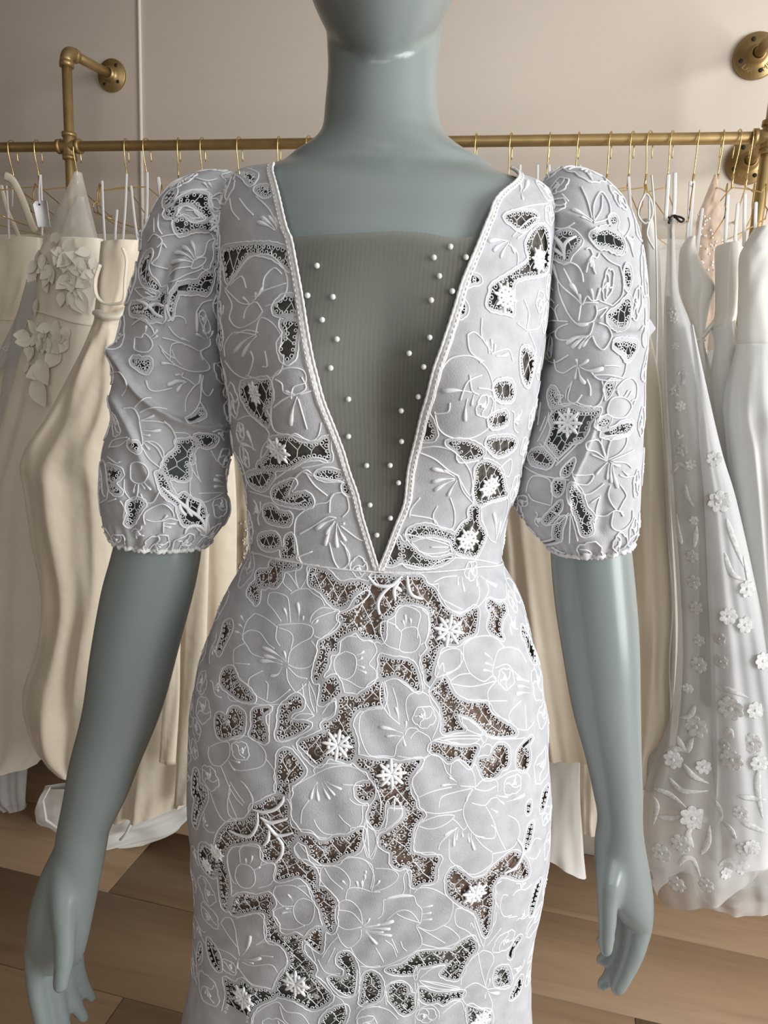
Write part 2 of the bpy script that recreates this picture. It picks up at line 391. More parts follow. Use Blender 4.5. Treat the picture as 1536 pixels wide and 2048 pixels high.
# torus and ball templates laid on the cloth in one go
def rings(surf, C, r, tr, off, n=9, m=4):
    C = np.asarray(C); k = len(C); P = surf.at(C[:, 0], C[:, 1], off); N = surf.nrm(C[:, 0], C[:, 1])
    a = np.array([0, 0, 1.]); T = np.cross(a, N); T /= np.linalg.norm(T, axis=1)[:, None]; B = np.cross(N, T)
    th = np.arange(n)*2*math.pi/n; ph = np.arange(m)*2*math.pi/m; rr = np.random.uniform(.85, 1.15, k)*r
    V = np.zeros((k, n, m, 3))
    for i, t in enumerate(th):
        dr = math.cos(t)*T+math.sin(t)*B
        for j, p in enumerate(ph): V[:, i, j] = P+dr*(rr[:, None]+tr*math.cos(p))+N*tr*math.sin(p)
    i = np.arange(n)[:, None]; j = np.arange(m)[None]; q = np.stack([i*m+j, ((i+1) % n)*m+j, ((i+1) % n)*m+(j+1) % m, i*m+(j+1) % m], -1).reshape(-1, 4)
    Q = (q[None]+np.arange(k)[:, None, None]*n*m).reshape(-1, 4); return V.reshape(-1, 3), Q
def dots(surf, C, r, off, flat=.6):
    C = np.asarray(C); k = len(C); P = surf.at(C[:, 0], C[:, 1], off); N = surf.nrm(C[:, 0], C[:, 1]); T = np.cross([0, 0, 1.], N); T /= np.linalg.norm(T, axis=1)[:, None]; B = np.cross(N, T)
    rr = np.asarray(r)*np.ones(k); n = 6; V = [P+N*(rr*flat)[:, None]]
    for t in range(n):
        d = math.cos(t*2*math.pi/n)*T+math.sin(t*2*math.pi/n)*B; V.append(P+d*(rr*.75)[:, None]+N*(rr*flat*.7)[:, None])
    for t in range(n):
        d = math.cos(t*2*math.pi/n)*T+math.sin(t*2*math.pi/n)*B; V.append(P+d*rr[:, None])
    V = np.stack(V, 1); K = np.arange(k)[:, None, None]*(2*n+1)
    t = np.array([(0, 1+i, 1+(i+1) % n) for i in range(n)]); q = np.array([(1+i, 1+n+i, 1+n+(i+1) % n, 1+(i+1) % n) for i in range(n)])
    return V.reshape(-1, 3), (q[None]+K).reshape(-1, 4), (t[None]+K).reshape(-1, 3)
# ---------------- the lace pattern, read off the photograph tile by tile (origin, scale) ----------------
TILE = dict(A=(360, 1120, 3.84), B=(720, 1120, 3.84), C=(360, 1568, 3.84), D=(720, 1568, 3.84), E=(400, 300, 2.1333), F=(440, 750, 2.3273),
            G=(200, 320, 5.121), H=(200, 700, 4.876), I=(1020, 320, 4.8), J=(1020, 700, 4.8))
HOLES = {
'A': "600,95 690,80 700,30 740,10 900,20 920,45 860,60 790,80 790,130 740,200 690,190 660,210 620,190 600,330 570,300 530,250 560,190 600,170;1000,60 1080,70 1150,100 1200,160 1260,180 1300,170 1390,170 1440,200 1380,230 1330,260 1300,330 1220,360 1150,320 1100,250 1050,210 1000,180 1000,110;1260,400 1330,380 1430,340 1490,290 1536,200 1560,300 1560,600 1490,580 1450,560 1400,570 1380,540 1320,545 1250,580 1210,620 1200,700 1140,700 1130,800 1100,850 1050,930 1035,900 1040,850 1060,760 1080,700 1075,640 1130,600 1200,560 1260,480 1220,440;340,860 400,830 430,870 450,930 530,1000 570,1070 520,1080 460,1060 380,1000 330,950;290,1200 330,1190 370,1230 390,1160 430,1140 490,1180 490,1260 470,1330 400,1350 320,1360 290,1300;570,1160 640,1140 690,1140 640,1180 640,1230 660,1300 660,1390 600,1370 550,1340 570,1280;770,1190 790,1120 850,1070 890,1040 930,1070 930,1130 870,1150 830,1200 850,1240 960,1250 990,1270 930,1310 850,1350 770,1370 750,1340 770,1260;1090,1040 1100,960 1140,920 1190,900 1230,1000 1200,1040 1120,1080 1080,1100;1230,1060 1330,1050 1400,1090 1510,1100 1500,1112 1420,1130 1350,1150 1320,1200 1300,1260 1340,1380 1340,1490 1300,1540 1220,1520 1130,1500 1080,1560 1020,1550 920,1410 1020,1360 1080,1330 1140,1340 1100,1260 1160,1240 1220,1180;770,1480 830,1460 870,1500 920,1560 950,1620 920,1660 870,1700 800,1710 750,1680 760,1600;760,1720 830,1720 840,1800 790,1790 760,1770;1360,1530 1400,1520 1550,1570 1550,1700 1490,1660 1450,1610 1380,1580;1430,1010 1480,1000 1550,960 1550,1110 1440,1080;350,490 400,480 400,540 350,640 310,720 300,680 330,580;120,1620 150,1640 150,1720 210,1760 200,1843 110,1800",
'B': "60,190 90,160 100,115 180,115 300,130 460,130 500,190 560,220 600,290 650,370 680,400 760,440 830,400 890,370 890,480 870,560 800,590 740,640 700,640 620,650 590,700 560,800 540,870 510,880 480,800 490,740 540,690 520,640 540,560 540,440 520,370 430,330 350,320 280,350 240,420 180,430 140,460 130,600 60,590 0,570 -40,400 -20,280;980,320 1000,310 1060,350 1100,340 1110,400 1080,450 1070,560 1090,600 1040,580 980,520 1000,420 970,360;160,740 240,760 330,770 400,800 430,870 450,960 440,1000 350,930 270,880 180,900 150,860 160,800;510,900 550,890 520,940;550,1000 600,930 650,910 690,1000 740,1060 830,1100 960,1100 1000,1170 1080,1240 1150,1280 1190,1330 1150,1340 1060,1350 980,1330 940,1290 850,1210 780,1180 740,1180 760,1260 790,1300 740,1300 640,1320 640,1230 620,1120 570,1050;540,1440 580,1400 680,1420 800,1440 890,1430 870,1500 840,1580 800,1550 740,1500 680,1540 630,1490 560,1470;930,1520 1000,1520 1020,1460 1060,1420 1120,1440 1130,1520 1120,1580 1070,1600 1040,1650 960,1670 920,1600 910,1550;1210,1460 1260,1440 1290,1480 1280,1580 1240,1610 1200,1570;1240,1420 1310,1360 1290,1400 1250,1430;80,1550 200,1540 300,1560 420,1540 460,1540 410,1610 370,1680 380,1760 420,1860 300,1880 150,1860 150,1810 160,1760 100,1680 80,1620;1270,560 1330,700 1340,780 1310,760 1270,640;-10,1100 60,1110 110,1110 130,1060 130,970 150,930 90,960 60,1000 -10,1050;1240,510 1260,560 1250,600 1235,560",
'C': "120,180 150,80 200,50 210,110 160,220 130,320 110,280;560,170 620,150 680,110 740,90 790,110 830,160 830,240 870,310 910,370 880,430 850,480 900,580 980,600 1040,680 1040,760 990,750 930,700 870,700 750,730 760,640 740,580 650,570 640,470 560,430 440,450 390,460 350,520 350,600 370,690 380,800 360,950 330,900 300,640 280,520 310,380 400,290 500,280 550,230;760,0 830,0 830,60 800,60 750,40;920,400 1000,390 1060,440 1130,440 1200,400 1290,400 1390,340 1390,420 1350,510 1250,540 1200,590 1090,600 1020,570 990,470 930,430;410,930 440,860 510,840 600,860 690,840 720,910 690,940 690,990 600,960 500,980 410,990;1040,740 1050,800 1110,800 1180,880 1190,930 1180,1020 1190,1060 1160,1130 1110,1050 1090,960 1040,870 1000,740;680,1000 740,1060 750,1130 830,1170 900,1150 960,1190 1020,1120 1080,1100 1090,1180 1080,1270 1050,1260 960,1190 930,1240 950,1300 1020,1380 1030,1420 1010,1470 1060,1500 1150,1600 1150,1650 1080,1700 1010,1720 940,1680 860,1640 750,1610 740,1560 790,1450 850,1380 830,1280 760,1210 680,1190;1230,1300 1290,1290 1340,1370 1350,1480 1330,1600 1230,1600 1150,1480 1260,1490 1280,1420 1220,1370;350,1490 430,1530 490,1500 560,1560 650,1570 730,1600 700,1640 600,1680 540,1760 520,1843 420,1870 340,1843 340,1760 370,1620;1420,1460 1480,1440 1536,1500 1536,1620 1470,1670 1400,1660 1400,1600;1090,1843 1110,1780 1180,1720 1270,1700 1270,1780 1230,1850 1150,1900;1450,230 1490,200 1550,180 1550,310 1480,290;230,1190 300,1300 310,1420 260,1380 220,1260;100,1500 130,1530 120,1620 90,1600;170,1230 170,1330 140,1360 150,1260;80,1650 180,1660 260,1740 310,1800 300,1870 240,1843 180,1760 90,1720;170,470 230,480 280,560 290,660 250,700 190,640 160,560",
'D': "150,0 340,0 390,60 430,180 480,230 420,300 390,400 380,520 440,540 500,560 600,560 570,640 560,740 480,750 410,780 400,700 360,610 300,640 250,600 250,520 170,470 160,400 220,370 270,330 340,260 350,180 310,100 220,70 150,60;80,220 110,130 180,110 180,200 170,290 130,330 80,300;-10,0 150,0 150,60 100,80 60,120 -10,100;670,700 720,640 780,680 850,730 960,700 1000,650 1080,580 1180,520 1270,600 1280,700 1200,720 1100,690 1030,740 1010,800 1010,900 1000,990 990,1090 960,1160 920,1060 890,980 800,930 740,890 680,830 670,760;210,1420 330,1380 440,1290 540,1280 700,1270 760,1220 840,1170 870,1200 880,1270 830,1320 790,1400 740,1490 620,1450 690,1370 600,1370 500,1390 420,1400 420,1440 300,1450;60,1440 120,1480 150,1540 130,1640 60,1670 10,1680 30,1600 70,1530;230,1540 310,1520 360,1560 350,1620 400,1610 410,1710 340,1760 270,1690 230,1640;460,1560 560,1600 680,1600 780,1590 770,1630 700,1640 640,1680 600,1650 540,1670 480,1650;830,1700 900,1730 990,1750 990,1860 920,1890 850,1860;1040,1420 1110,1400 1140,1450 1140,1540 1040,1530;1280,150 1300,140 1295,210 1275,210;1290,320 1320,320 1285,480 1258,480;1200,1180 1225,1180 1165,1270 1155,1330 1140,1290;1220,1480 1240,1500 1210,1600 1150,1640 1180,1560;1400,60 1440,20 1405,170 1380,200;1340,780 1380,740 1340,900 1310,1000 1300,940",
'E': "160,90 240,110 220,150 190,120;240,170 280,160 310,180 280,200;100,430 190,410 310,410 380,440 390,510 350,480 300,450 220,440 180,480 150,530 120,560 110,500;70,540 90,570 80,680 100,790 90,840 70,700;320,670 360,630 420,640 430,690 370,700 330,700;350,740 420,740 410,800 400,880 360,900 340,830 370,790;190,1010 290,980 300,1030 290,1067 240,1090 190,1067 180,1040;1300,290 1340,270 1420,270 1430,300 1370,340 1320,310;1390,400 1440,330 1480,350 1480,500 1440,530 1380,540 1330,570 1330,690 1310,690 1230,670 1240,610 1250,580 1340,520 1400,470;1130,540 1170,540 1190,560 1150,570 1120,580;1090,660 1120,650 1130,690 1100,710;1255,1000 1320,990 1330,1060 1270,1060;1370,850 1420,880 1400,1000 1370,960",
'F': "110,40 200,30 240,60 240,120 210,150 230,200 220,230 180,200 130,150 110,90;240,300 330,290 430,320 500,290 500,330 510,390 450,380 380,390 330,420 270,430 180,430 220,380 240,340;130,470 170,450 250,450 230,500 200,530 150,510;250,540 290,510 350,490 320,540 310,570 400,550 430,590 400,610 320,600 260,580;450,460 500,440 570,460 540,480 480,480;580,510 610,500 610,550 580,540;210,620 250,610 280,640 330,650 320,690 270,690 220,670;190,750 260,740 280,790 230,810 190,790;310,760 340,750 350,840 300,850 290,820 310,800;1260,190 1320,170 1330,220 1270,240 1250,210;1060,310 1150,310 1220,350 1200,380 1120,390 1110,350;1240,300 1350,290 1370,330 1310,370 1270,360;1190,430 1230,400 1300,440 1320,520 1330,560 1260,580 1200,600 1180,540 1190,480;1160,620 1200,610 1200,680 1230,740 1210,800 1180,840 1100,820 1080,780 1120,700 1160,670;880,720 950,700 1020,720 1080,740 1090,780 1060,760 980,740 920,750 880,760;850,790 890,800 930,840 1000,860 1080,840 1040,870 960,890 870,880 850,840;930,170 970,190 1000,280 940,290;790,800 830,760 840,850 780,880",
'G': "770,450 850,390 960,350 1090,370 1100,430 1110,500 1140,560 1090,590 1040,560 980,470 900,440 830,450 780,480;770,640 840,600 900,630 980,650 1080,650 1140,600 1200,560 1260,560 1270,700 1240,800 1190,800 1150,720 1090,710 980,700 860,740 800,730;680,380 740,330 770,360 720,430 680,460;680,530 760,480 760,580 700,580;460,1010 540,960 500,1070 520,1200 600,1290 590,1330 510,1300 450,1240 420,1130;800,1300 900,1270 1010,1250 1060,1180 1150,1160 1140,1250 1100,1350 1000,1340 880,1340 800,1330;420,1480 500,1450 590,1450 620,1380 690,1330 690,1400 660,1500 650,1620 560,1620 530,1640 470,1590 400,1580 340,1570 330,1500;720,1430 770,1350 800,1340 760,1440 730,1600 710,1550;1180,870 1250,850 1250,950 1200,1050 1150,1080 1180,980",
'H': "320,100 370,90 440,110 490,100 480,170 440,210 390,180 340,140;640,1080 720,1000 760,970 750,890 840,880 900,870 930,930 890,990 900,1080 840,1110 860,1150 860,1240 800,1270 720,1240 680,1240 620,1170;945,830 1120,840 1120,900 1060,940 1000,940 970,880;850,680 930,640 980,580 1010,630 960,660 880,700;560,1200 610,1220 650,1290 700,1390 760,1440 810,1400 860,1440 920,1470 960,1480 1010,1560 1020,1640 1030,1780 960,1700 880,1700 820,1690 780,1600 740,1500 680,1460 600,1370 570,1280;280,1500 380,1460 430,1500 390,1560 350,1650 300,1700 260,1690 290,1600;80,1140 130,1150 210,1180 190,1230 160,1260 120,1300 200,1380 150,1390 100,1330 90,1200;290,920 350,910 370,980 320,960",
'I': "380,710 440,720 520,690 610,700 670,760 660,800 590,880 550,960 480,950 400,920 360,900 370,820;780,720 850,690 950,680 1040,740 1080,800 1070,870 1000,860 920,830 830,820;1100,1040 1140,1060 1150,1150 1130,1220 1100,1160;930,1500 1020,1440 1080,1370 1130,1340 1150,1420 1120,1560 1060,1600 990,1560;990,1770 1070,1750 1200,1770 1180,1850 1120,1910 1070,1840;960,570 1010,560 1010,620 970,610",
'J': "430,600 480,560 600,560 680,590 850,590 820,640 760,700 740,790 690,860 620,870 570,920 530,960 470,1010 420,940 360,900 390,820 420,720 400,640;840,690 900,660 950,680 920,720 850,730;880,790 980,770 1050,720 1160,710 1130,780 1000,820 920,810;200,990 270,960 350,980 410,1070 380,1120 310,1110 230,1080;520,1130 600,1060 600,1120 560,1190 510,1180;430,1260 500,1270 510,1320 480,1380 430,1360;330,1620 390,1550 480,1460 490,1510 400,1620 350,1660;580,1300 640,1340 680,1400 720,1520 790,1600 760,1640 780,1740 700,1770 660,1640 600,1500 580,1420;430,1800 440,1680 520,1600 490,1720 480,1820;920,330 990,330 940,440 930,400;380,390 430,390 470,480 440,540 400,500"}
# embroidery: one list per motif; S = stamen from its root to its fat tip, T = thick satin cord, other = cord
MOTIF = {
'A': ["S820,780 640,670;S790,780 650,735;S790,800 620,775;S820,790 800,700;S790,820 760,880 700,890;750,510 740,600 770,660;750,500 860,490 950,490 1020,520 1010,590 920,640 850,700 830,790;760,520 840,550 870,600 850,690;830,800 900,830 990,820 1040,760 1050,680 1010,620;830,820 900,890 980,910;820,830 830,920 870,990 900,1010 970,950;580,410 650,440 720,490 750,520;480,580 540,540 620,560 680,640 730,680;480,600 520,660 560,720 650,750;580,410 520,470 490,560 490,620;420,690 460,660 500,640;420,790 540,800;420,690 420,800 460,900 530,960;640,850 560,890 530,930 550,1010 640,1070 720,1090 850,990;660,930 680,960 670,1070;690,260 740,250 820,280 840,340 850,480;690,260 680,330 720,380 780,470;850,260 900,230 980,220 1030,260 1090,300 1110,350;1000,480 1020,420 1080,370 1150,370 1220,400;1220,400 1210,480 1140,560 1080,600 1030,580;1010,490 1060,440 1200,390;S830,470 800,370;S915,480 905,330;S945,480 950,430;S1020,500 1060,460;790,90 840,110 890,180 910,220;900,60 890,130 920,220 970,150 1000,60;790,100 800,180 860,240;S500,480 470,430;S495,530 455,495;S480,570 430,550",
 "1220,400 1290,370 1340,290 1430,230 1450,260 1400,320 1310,380 1240,410",
 "1270,700 1340,730 1355,800 1330,880 1260,915 1200,870 1180,800 1200,740 1270,700;1210,640 1270,590 1360,590 1400,620 1470,620 1510,690 1480,750 1450,800 1500,850 1490,940 1400,980 1300,930 1260,915;S1350,730 1410,700;S1360,775 1400,745;S1360,800 1415,825;S1360,830 1430,865",
 "240,1430 310,1400 380,1400 390,1480 370,1530 320,1580;380,1380 450,1350 540,1360 640,1440 665,1510 640,1570 570,1600 440,1610 380,1540;S400,1530 465,1550;320,1580 360,1680 390,1770 370,1843 380,1950 440,2000;470,1690 520,1740 560,1830 560,1900;390,1700 440,1780 500,1860;660,1520 720,1600 740,1700 730,1780 620,1830;S380,1560 430,1610;230,1430 225,1500 260,1570 320,1580",
 "370,1040 400,1080 500,1090 650,1110 860,1100;690,1380 690,1180 720,1120;750,1350 780,1390 900,1350 990,1270;860,1420 950,1520 1040,1600;900,1410 1050,1560;1090,1180 1140,1110 1190,1060 1200,1140 1150,1200 1090,1220;850,1240 920,1180 1030,1190 960,1230;940,950 960,1080 1020,1180;990,930 1040,1050 1050,1170;990,950 1000,1060 1030,1160",
 "1040,1640 1150,1590 1300,1580 1420,1640 1500,1740 1540,1843 1540,1930;1040,1640 900,1720 840,1800 850,1843 850,1960;S1060,1700 1065,1843;S1055,1700 1005,1830;S1090,1700 1150,1830;S1110,1690 1190,1800;S1120,1690 1240,1755;1040,1640 1030,1600 1120,1560 1320,1570;1240,1720 1400,1730"],
'B': ["160,480 160,560 200,650 300,690;270,380 300,350 380,360 440,390 460,430 440,530 460,620 430,690 370,710 300,690 310,600 310,550 270,500 270,380;310,550 350,520 430,520 440,600;160,480 200,470 270,500;470,380 520,430 530,530 500,620 460,650;S345,520 325,465;S350,510 345,420;S390,510 385,450;S300,545 265,505;400,760 440,830 460,900 475,1000;450,720 480,850 490,990",
 "480,110 530,180 600,180;600,190 600,280 650,360 760,400 860,370 910,280 900,180;610,290 700,340 780,380;960,160 980,240 930,330 880,370;980,290 1110,300 1110,180;S755,125 745,195;S780,125 795,240;S900,120 890,200;S920,120 1040,200;560,170 640,130 740,120",
 "790,650 860,600 960,580 1040,600 1090,660 1100,680;790,650 790,740 830,850 880,900 950,930 1010,890 1040,910;1030,760 1060,690 1140,670 1220,700 1270,790;1030,760 1010,860 1040,930;1030,830 1120,800 1180,860 1250,920 1290,930;S1010,760 945,715;S1010,810 950,790;S1010,860 935,845;1040,930 980,1000 980,1080 1010,1170 1130,1230;700,960 690,930 760,880 840,870;700,960 740,1030 860,1080 980,1080;700,950 850,970 1030,930;980,1080 1120,1080;S1290,940 1190,910;S1290,980 1200,970;S1300,1020 1190,1030;1230,1080 1150,1160 1140,1220 1200,1290 1280,1300 1330,1240;1260,1110 1270,1290",
 "600,830 600,740 660,690 740,680 780,720 780,780 700,860 650,880;770,700 760,820 650,870;600,860 560,940 510,1010;640,880 600,960 510,1020;600,840 630,790 640,860",
 "150,1010 170,940 260,910 340,940 420,1020;150,1010 160,1100 210,1180;180,940 190,1050 230,1190;370,1230 350,1120 370,1040 450,1010 520,1040 540,1100 600,1190 590,1280 550,1370;0,1190 60,1140 170,1130 220,1190 300,1260;0,1190 -10,1300 30,1430 80,1500 180,1500 260,1500 280,1420 330,1350;340,1340 370,1290 430,1290 450,1310 530,1360 540,1440 500,1510 400,1520 280,1500;380,1370 420,1320 450,1310;S330,1330 155,1280;S310,1350 200,1350;S330,1340 345,1425;S300,1260 270,1130;S345,1310 350,1235;250,980 280,1080 290,1180",
 "750,1190 830,1220 900,1270 940,1340 840,1310 780,1260 750,1190;550,1380 700,1350 920,1350 850,1410 700,1410 550,1380;640,1380 750,1370 930,1370;940,1300 970,1350 950,1400 920,1360 940,1300;970,1350 1100,1370 1200,1370 1260,1360;860,1580 900,1480 940,1400;930,1440 970,1410 1010,1440 980,1500",
 "470,1600 500,1520 570,1490 630,1540 660,1620 700,1660;690,1640 700,1560 760,1530 830,1580 870,1650 880,1740;470,1600 400,1680 390,1780 430,1843;S740,1720 620,1730;S740,1700 680,1665;880,1740 950,1680 1040,1690 1050,1780;880,1740 760,1730;1040,1690 1150,1620 1260,1620 1300,1680",
 "T60,120 130,190 230,200 280,160 320,120;T260,180 180,250 140,330 150,420;T300,160 260,230 270,310;T360,120 370,200 400,270 480,300;T270,200 320,240"],
'C': ["240,60 290,200 350,280 440,270;500,0 560,90 560,160 500,250 440,270;390,0 380,100 440,250;390,30 440,110 490,160",
 "840,0 850,100 860,170 850,250 870,330 1000,350 1060,400 1130,410;1500,0 1500,90 1450,160 1400,160 1400,260 1370,320 1310,330;1310,330 1290,370 1130,380 1060,330 1030,270;1300,110 1350,150 1420,160;1220,230 1260,280 1310,320;930,300 940,200 990,120",
 "T560,190 640,210 730,190 790,130 800,90;T600,210 600,300 550,390 470,390 380,350;T620,250 690,290 760,280 830,260;T640,260 700,340 760,390 870,370;T690,330 680,420 640,470;T740,390 790,460 780,540 730,600",
 "440,640 430,710 470,780 540,790 580,740 570,660 530,620 470,610 440,640;570,660 620,620 700,600 740,650 700,760 600,790;460,500 470,600;460,500 500,470 600,480 640,540 620,620;S510,620 510,565;S535,620 560,545;S560,650 620,630;370,560 380,640 410,740 440,760",
 "950,870 1020,900 1035,970 1010,1050 960,1075 900,1040 870,960 900,890 950,870;740,780 820,770 890,780 960,830 1030,900;740,780 720,830 760,900 800,930 870,930;800,930 720,970 730,1040 780,1100 870,1110 960,1080;900,780 980,780 1030,860;S870,890 830,840;S860,950 810,950;S865,975 780,985",
 "320,1060 350,1020 400,1030 430,1110 440,1190 460,1310;430,1030 540,990 620,1000 660,1080 660,1170 580,1230;320,1060 380,1160 450,1250;S470,1330 545,1160;S480,1340 625,1330;S460,1330 445,1410;S500,1350 570,1370;580,1230 680,1200 770,1240 820,1320 800,1430 750,1490;300,1260 380,1290 440,1340;480,1360 560,1390 700,1380 750,1440;450,1400 500,1470 560,1530 680,1560;620,1310 720,1320",
 "1080,650 1120,620 1230,640 1300,720 1300,790;1080,650 1080,730 1150,810 1220,890;1110,640 1160,720 1250,800;1270,880 1290,800 1370,790 1470,820 1536,820;1190,950 1240,890 1310,890 1380,960 1400,1060;1190,950 1200,1060 1280,1110 1390,1090;1210,960 1320,980 1400,1070;1200,600 1300,560 1420,580 1490,700 1470,820;S1280,770 1245,735;S1365,810 1355,740;S1395,820 1390,740;S1420,700 1425,660;S1400,1090 1455,1025;S1410,1090 1536,1070;S1430,1110 1510,1220;1390,1110 1380,1180 1300,1250 1240,1210 1210,1140;1310,1250 1350,1320 1430,1390 1536,1390",
 "1430,270 1400,400 1440,560 1500,480 1500,380 1430,270;1430,290 1450,550;870,480 960,600 1080,640;920,460 990,540 1090,620",
 "940,1200 950,1280 1040,1360 1000,1240 950,1190;1060,1340 1120,1440 1230,1450;1120,1470 1200,1570 1290,1620 1340,1600 1360,1420;1060,1500 1150,1590 1250,1660 1280,1760;1350,1720 1440,1660;1090,1330 1160,1220 1210,1170;1130,1370 1190,1250",
 "560,1850 580,1760 680,1690 760,1670 820,1740 930,1760 1000,1850;1350,1800 1400,1720 1536,1700;770,1700 800,1800 860,1860"],
'D': ["440,100 560,50 700,20;440,100 440,180 560,220 700,210 780,190;600,180 620,100 720,60 850,30;860,40 800,150 790,230 830,330 900,400 1020,410 1030,340 1000,310;850,140 950,160 1000,110 1040,100;870,30 960,50 1040,10;960,170 1010,260 1060,400 1110,500;1130,235 1200,280 1220,370 1180,470 1110,510 1010,530;460,290 600,240 720,240 640,310 540,340 450,320;410,380 420,330 480,260;410,380 410,490 450,520 560,520 600,560;600,500 620,440 740,330;700,260 740,290 790,345 820,310;680,420 680,560 730,620 820,680 900,680 1000,610 1010,530;880,400 940,470 1010,520;S750,330 645,390;S740,330 715,470;S755,340 735,425;S785,345 785,400;S830,370 835,440;S850,370 875,500;S880,380 950,410;S1040,80 1130,95;S1040,90 1100,150;S1000,180 1050,215;S1120,130 1255,80;S860,30 810,130",
 "180,880 260,870 400,850 430,910 470,960 460,1060 430,1080;180,880 170,990 130,1030;200,1040 290,970 380,970 450,1050;280,990 340,1020 460,1060;410,830 460,790 560,800 680,870 710,930 680,1040 630,1080 540,1120 440,1090;430,1090 470,1180 450,1250 330,1330 150,1400 0,1390;440,1090 560,1160 650,1215;640,1080 700,1110 760,1180 700,1230 600,1250 470,1220;190,1190 250,1240 280,1320;120,1250 180,1360;310,1200 330,1250 360,1275;240,1180 290,1290;S20,1090 70,1030;S40,1085 255,1045;S60,1090 230,1105;S60,1120 180,1130;S80,1130 240,1155;S40,1120 130,1220;S470,940 555,925;S470,990 545,980;S470,1035 550,1030",
 "40,580 90,620 100,700 80,800;110,640 240,650 290,690 270,740 200,790 100,820;320,850 340,790 330,710 360,660 390,670 380,830;S100,790 150,735;S10,820 15,735;S30,750 35,690;T200,870 300,850 400,850",
 "40,270 20,400 80,570 130,470 130,380 40,270;50,280 70,560", "260,90 310,160 310,240 240,310 130,380;260,90 200,140 190,260 130,380;262,110 258,210",
 "720,1000 740,950 800,960 870,1010 880,1080 940,1240;720,1000 740,1080 830,1130 920,1240;840,1090 850,1060 870,1100;940,1260 960,1180 1030,1060 1040,980;960,1250 1080,1100",
 "1050,840 1030,780 1080,740;1130,850 1090,850 1070,940 1100,1010 1160,1000;1020,800 1030,880 1060,950;1130,1020 1200,1010;1290,520 1330,420 1380,420;1290,560 1340,570 1380,500",
 "940,1270 840,1350 780,1450 770,1540;940,1270 1000,1290 1020,1350 980,1440 960,1540 970,1570;900,1290 920,1400 960,1550;790,1570 880,1520 960,1560;800,1580 780,1630 820,1690 960,1730 1000,1760;970,1570 1040,1560 1140,1540;S975,1560 990,1490;S970,1580 1060,1600;S970,1590 950,1640;980,1600 1010,1680 1000,1750",
 "430,1390 440,1470 420,1500 410,1450 430,1390;450,1490 550,1410 650,1380;450,1500 600,1520 760,1560 640,1570 500,1540 450,1500;460,1500 620,1540 770,1570;440,1520 450,1710;420,1520 420,1710;200,1690 190,1560 240,1520 360,1520;380,1540 400,1580 370,1610",
 "0,1730 100,1700 220,1730 290,1800;420,1840 430,1740 540,1690 600,1740 600,1800;620,1760 760,1660 800,1740",
 "T1200,420 1240,480 1230,560 1180,640 1100,680"],
'E': ["S320,345 250,310;S325,345 265,290;S330,340 295,285;S340,335 320,290;110,370 180,400 280,370 380,370;140,380 250,350 320,360 375,350;170,210 200,250 230,280;130,210 140,260 170,300;240,200 300,260 330,330",
 "110,600 160,520 220,460 300,450 360,510 375,580 350,640 280,670;110,600 140,660 130,720 170,760 240,730 270,690;130,580 180,540 200,590;270,590 280,540 320,505 350,530;110,590 170,650 210,660;230,630 280,600 370,570;S240,640 240,610;S215,660 185,630;S225,650 270,590;190,720 200,680 240,650 270,690",
 "110,880 110,830 150,780 240,790;150,790 200,770 250,780;S240,790 150,865;S245,795 185,880;240,790 260,720 310,740 350,800 340,860 360,890 340,950 270,980 200,960;110,900 150,950 200,970 230,900 220,860;280,860 290,920 270,925",
 "300,1030 320,960 370,930 440,940 450,990 400,1010 390,1060;440,750 410,830 430,870;330,700 435,710;340,730 440,730",
 "1210,340 1260,310 1310,320 1330,370 1390,400 1400,460 1360,510 1280,560 1210,580 1180,530 1210,480 1250,470;S1310,390 1230,390;S1310,390 1250,430;S1315,395 1280,460;S1320,395 1340,440;1210,350 1290,390;1230,330 1300,380;1310,400 1350,440 1350,510;1330,370 1400,300 1440,290;1350,380 1440,310",
 "S1375,180 1395,135;S1370,190 1375,215;S1365,180 1365,150;1350,130 1400,150 1440,200;1330,260 1400,240 1480,230;1330,110 1360,190 1360,240",
 "1110,620 1160,600 1230,640 1160,655 1110,640",
 "1040,860 1060,790 1120,760 1140,700 1220,690 1290,720 1310,760 1340,820 1330,900 1300,950 1260,960;1140,790 1170,780 1220,830 1230,870;1140,790 1150,860 1200,900;1240,870 1310,850 1330,900;1200,720 1200,800 1240,860;S1230,860 1215,815;S1240,860 1240,810;S1250,870 1255,830;S1260,880 1310,870;S1210,900 1190,905;1030,940 1070,890 1150,880 1210,920 1240,980 1250,1060;1110,1067 1140,990 1200,960",
 "1390,760 1400,700 1380,640;1390,770 1440,760 1450,720;1390,770 1350,740;1400,780 1430,860 1400,900;S1390,765 1400,700"],
'F': ["250,80 240,190 260,260 330,280 380,310 450,290 470,220;260,20 290,40 300,80 350,90 400,60 380,10;S350,90 305,75;S360,100 330,230;365,110 405,250;250,150 300,110 350,90;370,90 430,70;320,290 350,270 400,300",
 "80,210 150,190 220,250 230,290 200,340 190,400;S160,350 130,260;S170,350 100,320",
 "250,490 330,430 390,400 440,380 500,400 440,420 380,430;320,560 350,480 400,440 450,470 560,490;400,450 440,510 500,560;390,450 470,480 580,500;140,540 240,570 340,600 400,580",
 "350,830 350,690 380,640 450,600 500,590 530,550;510,640 520,560 580,550 600,620 570,660;550,670 620,660 665,655;560,700 640,760 675,770;450,900 380,870 360,800;510,780 530,860 560,900 600,870 580,790;560,770 600,830 600,890;S530,670 450,715;S535,680 495,740;S530,690 490,790;S545,690 545,800;S550,700 585,770;S560,690 580,690;370,740 440,700 500,660 540,665;350,850 430,820",
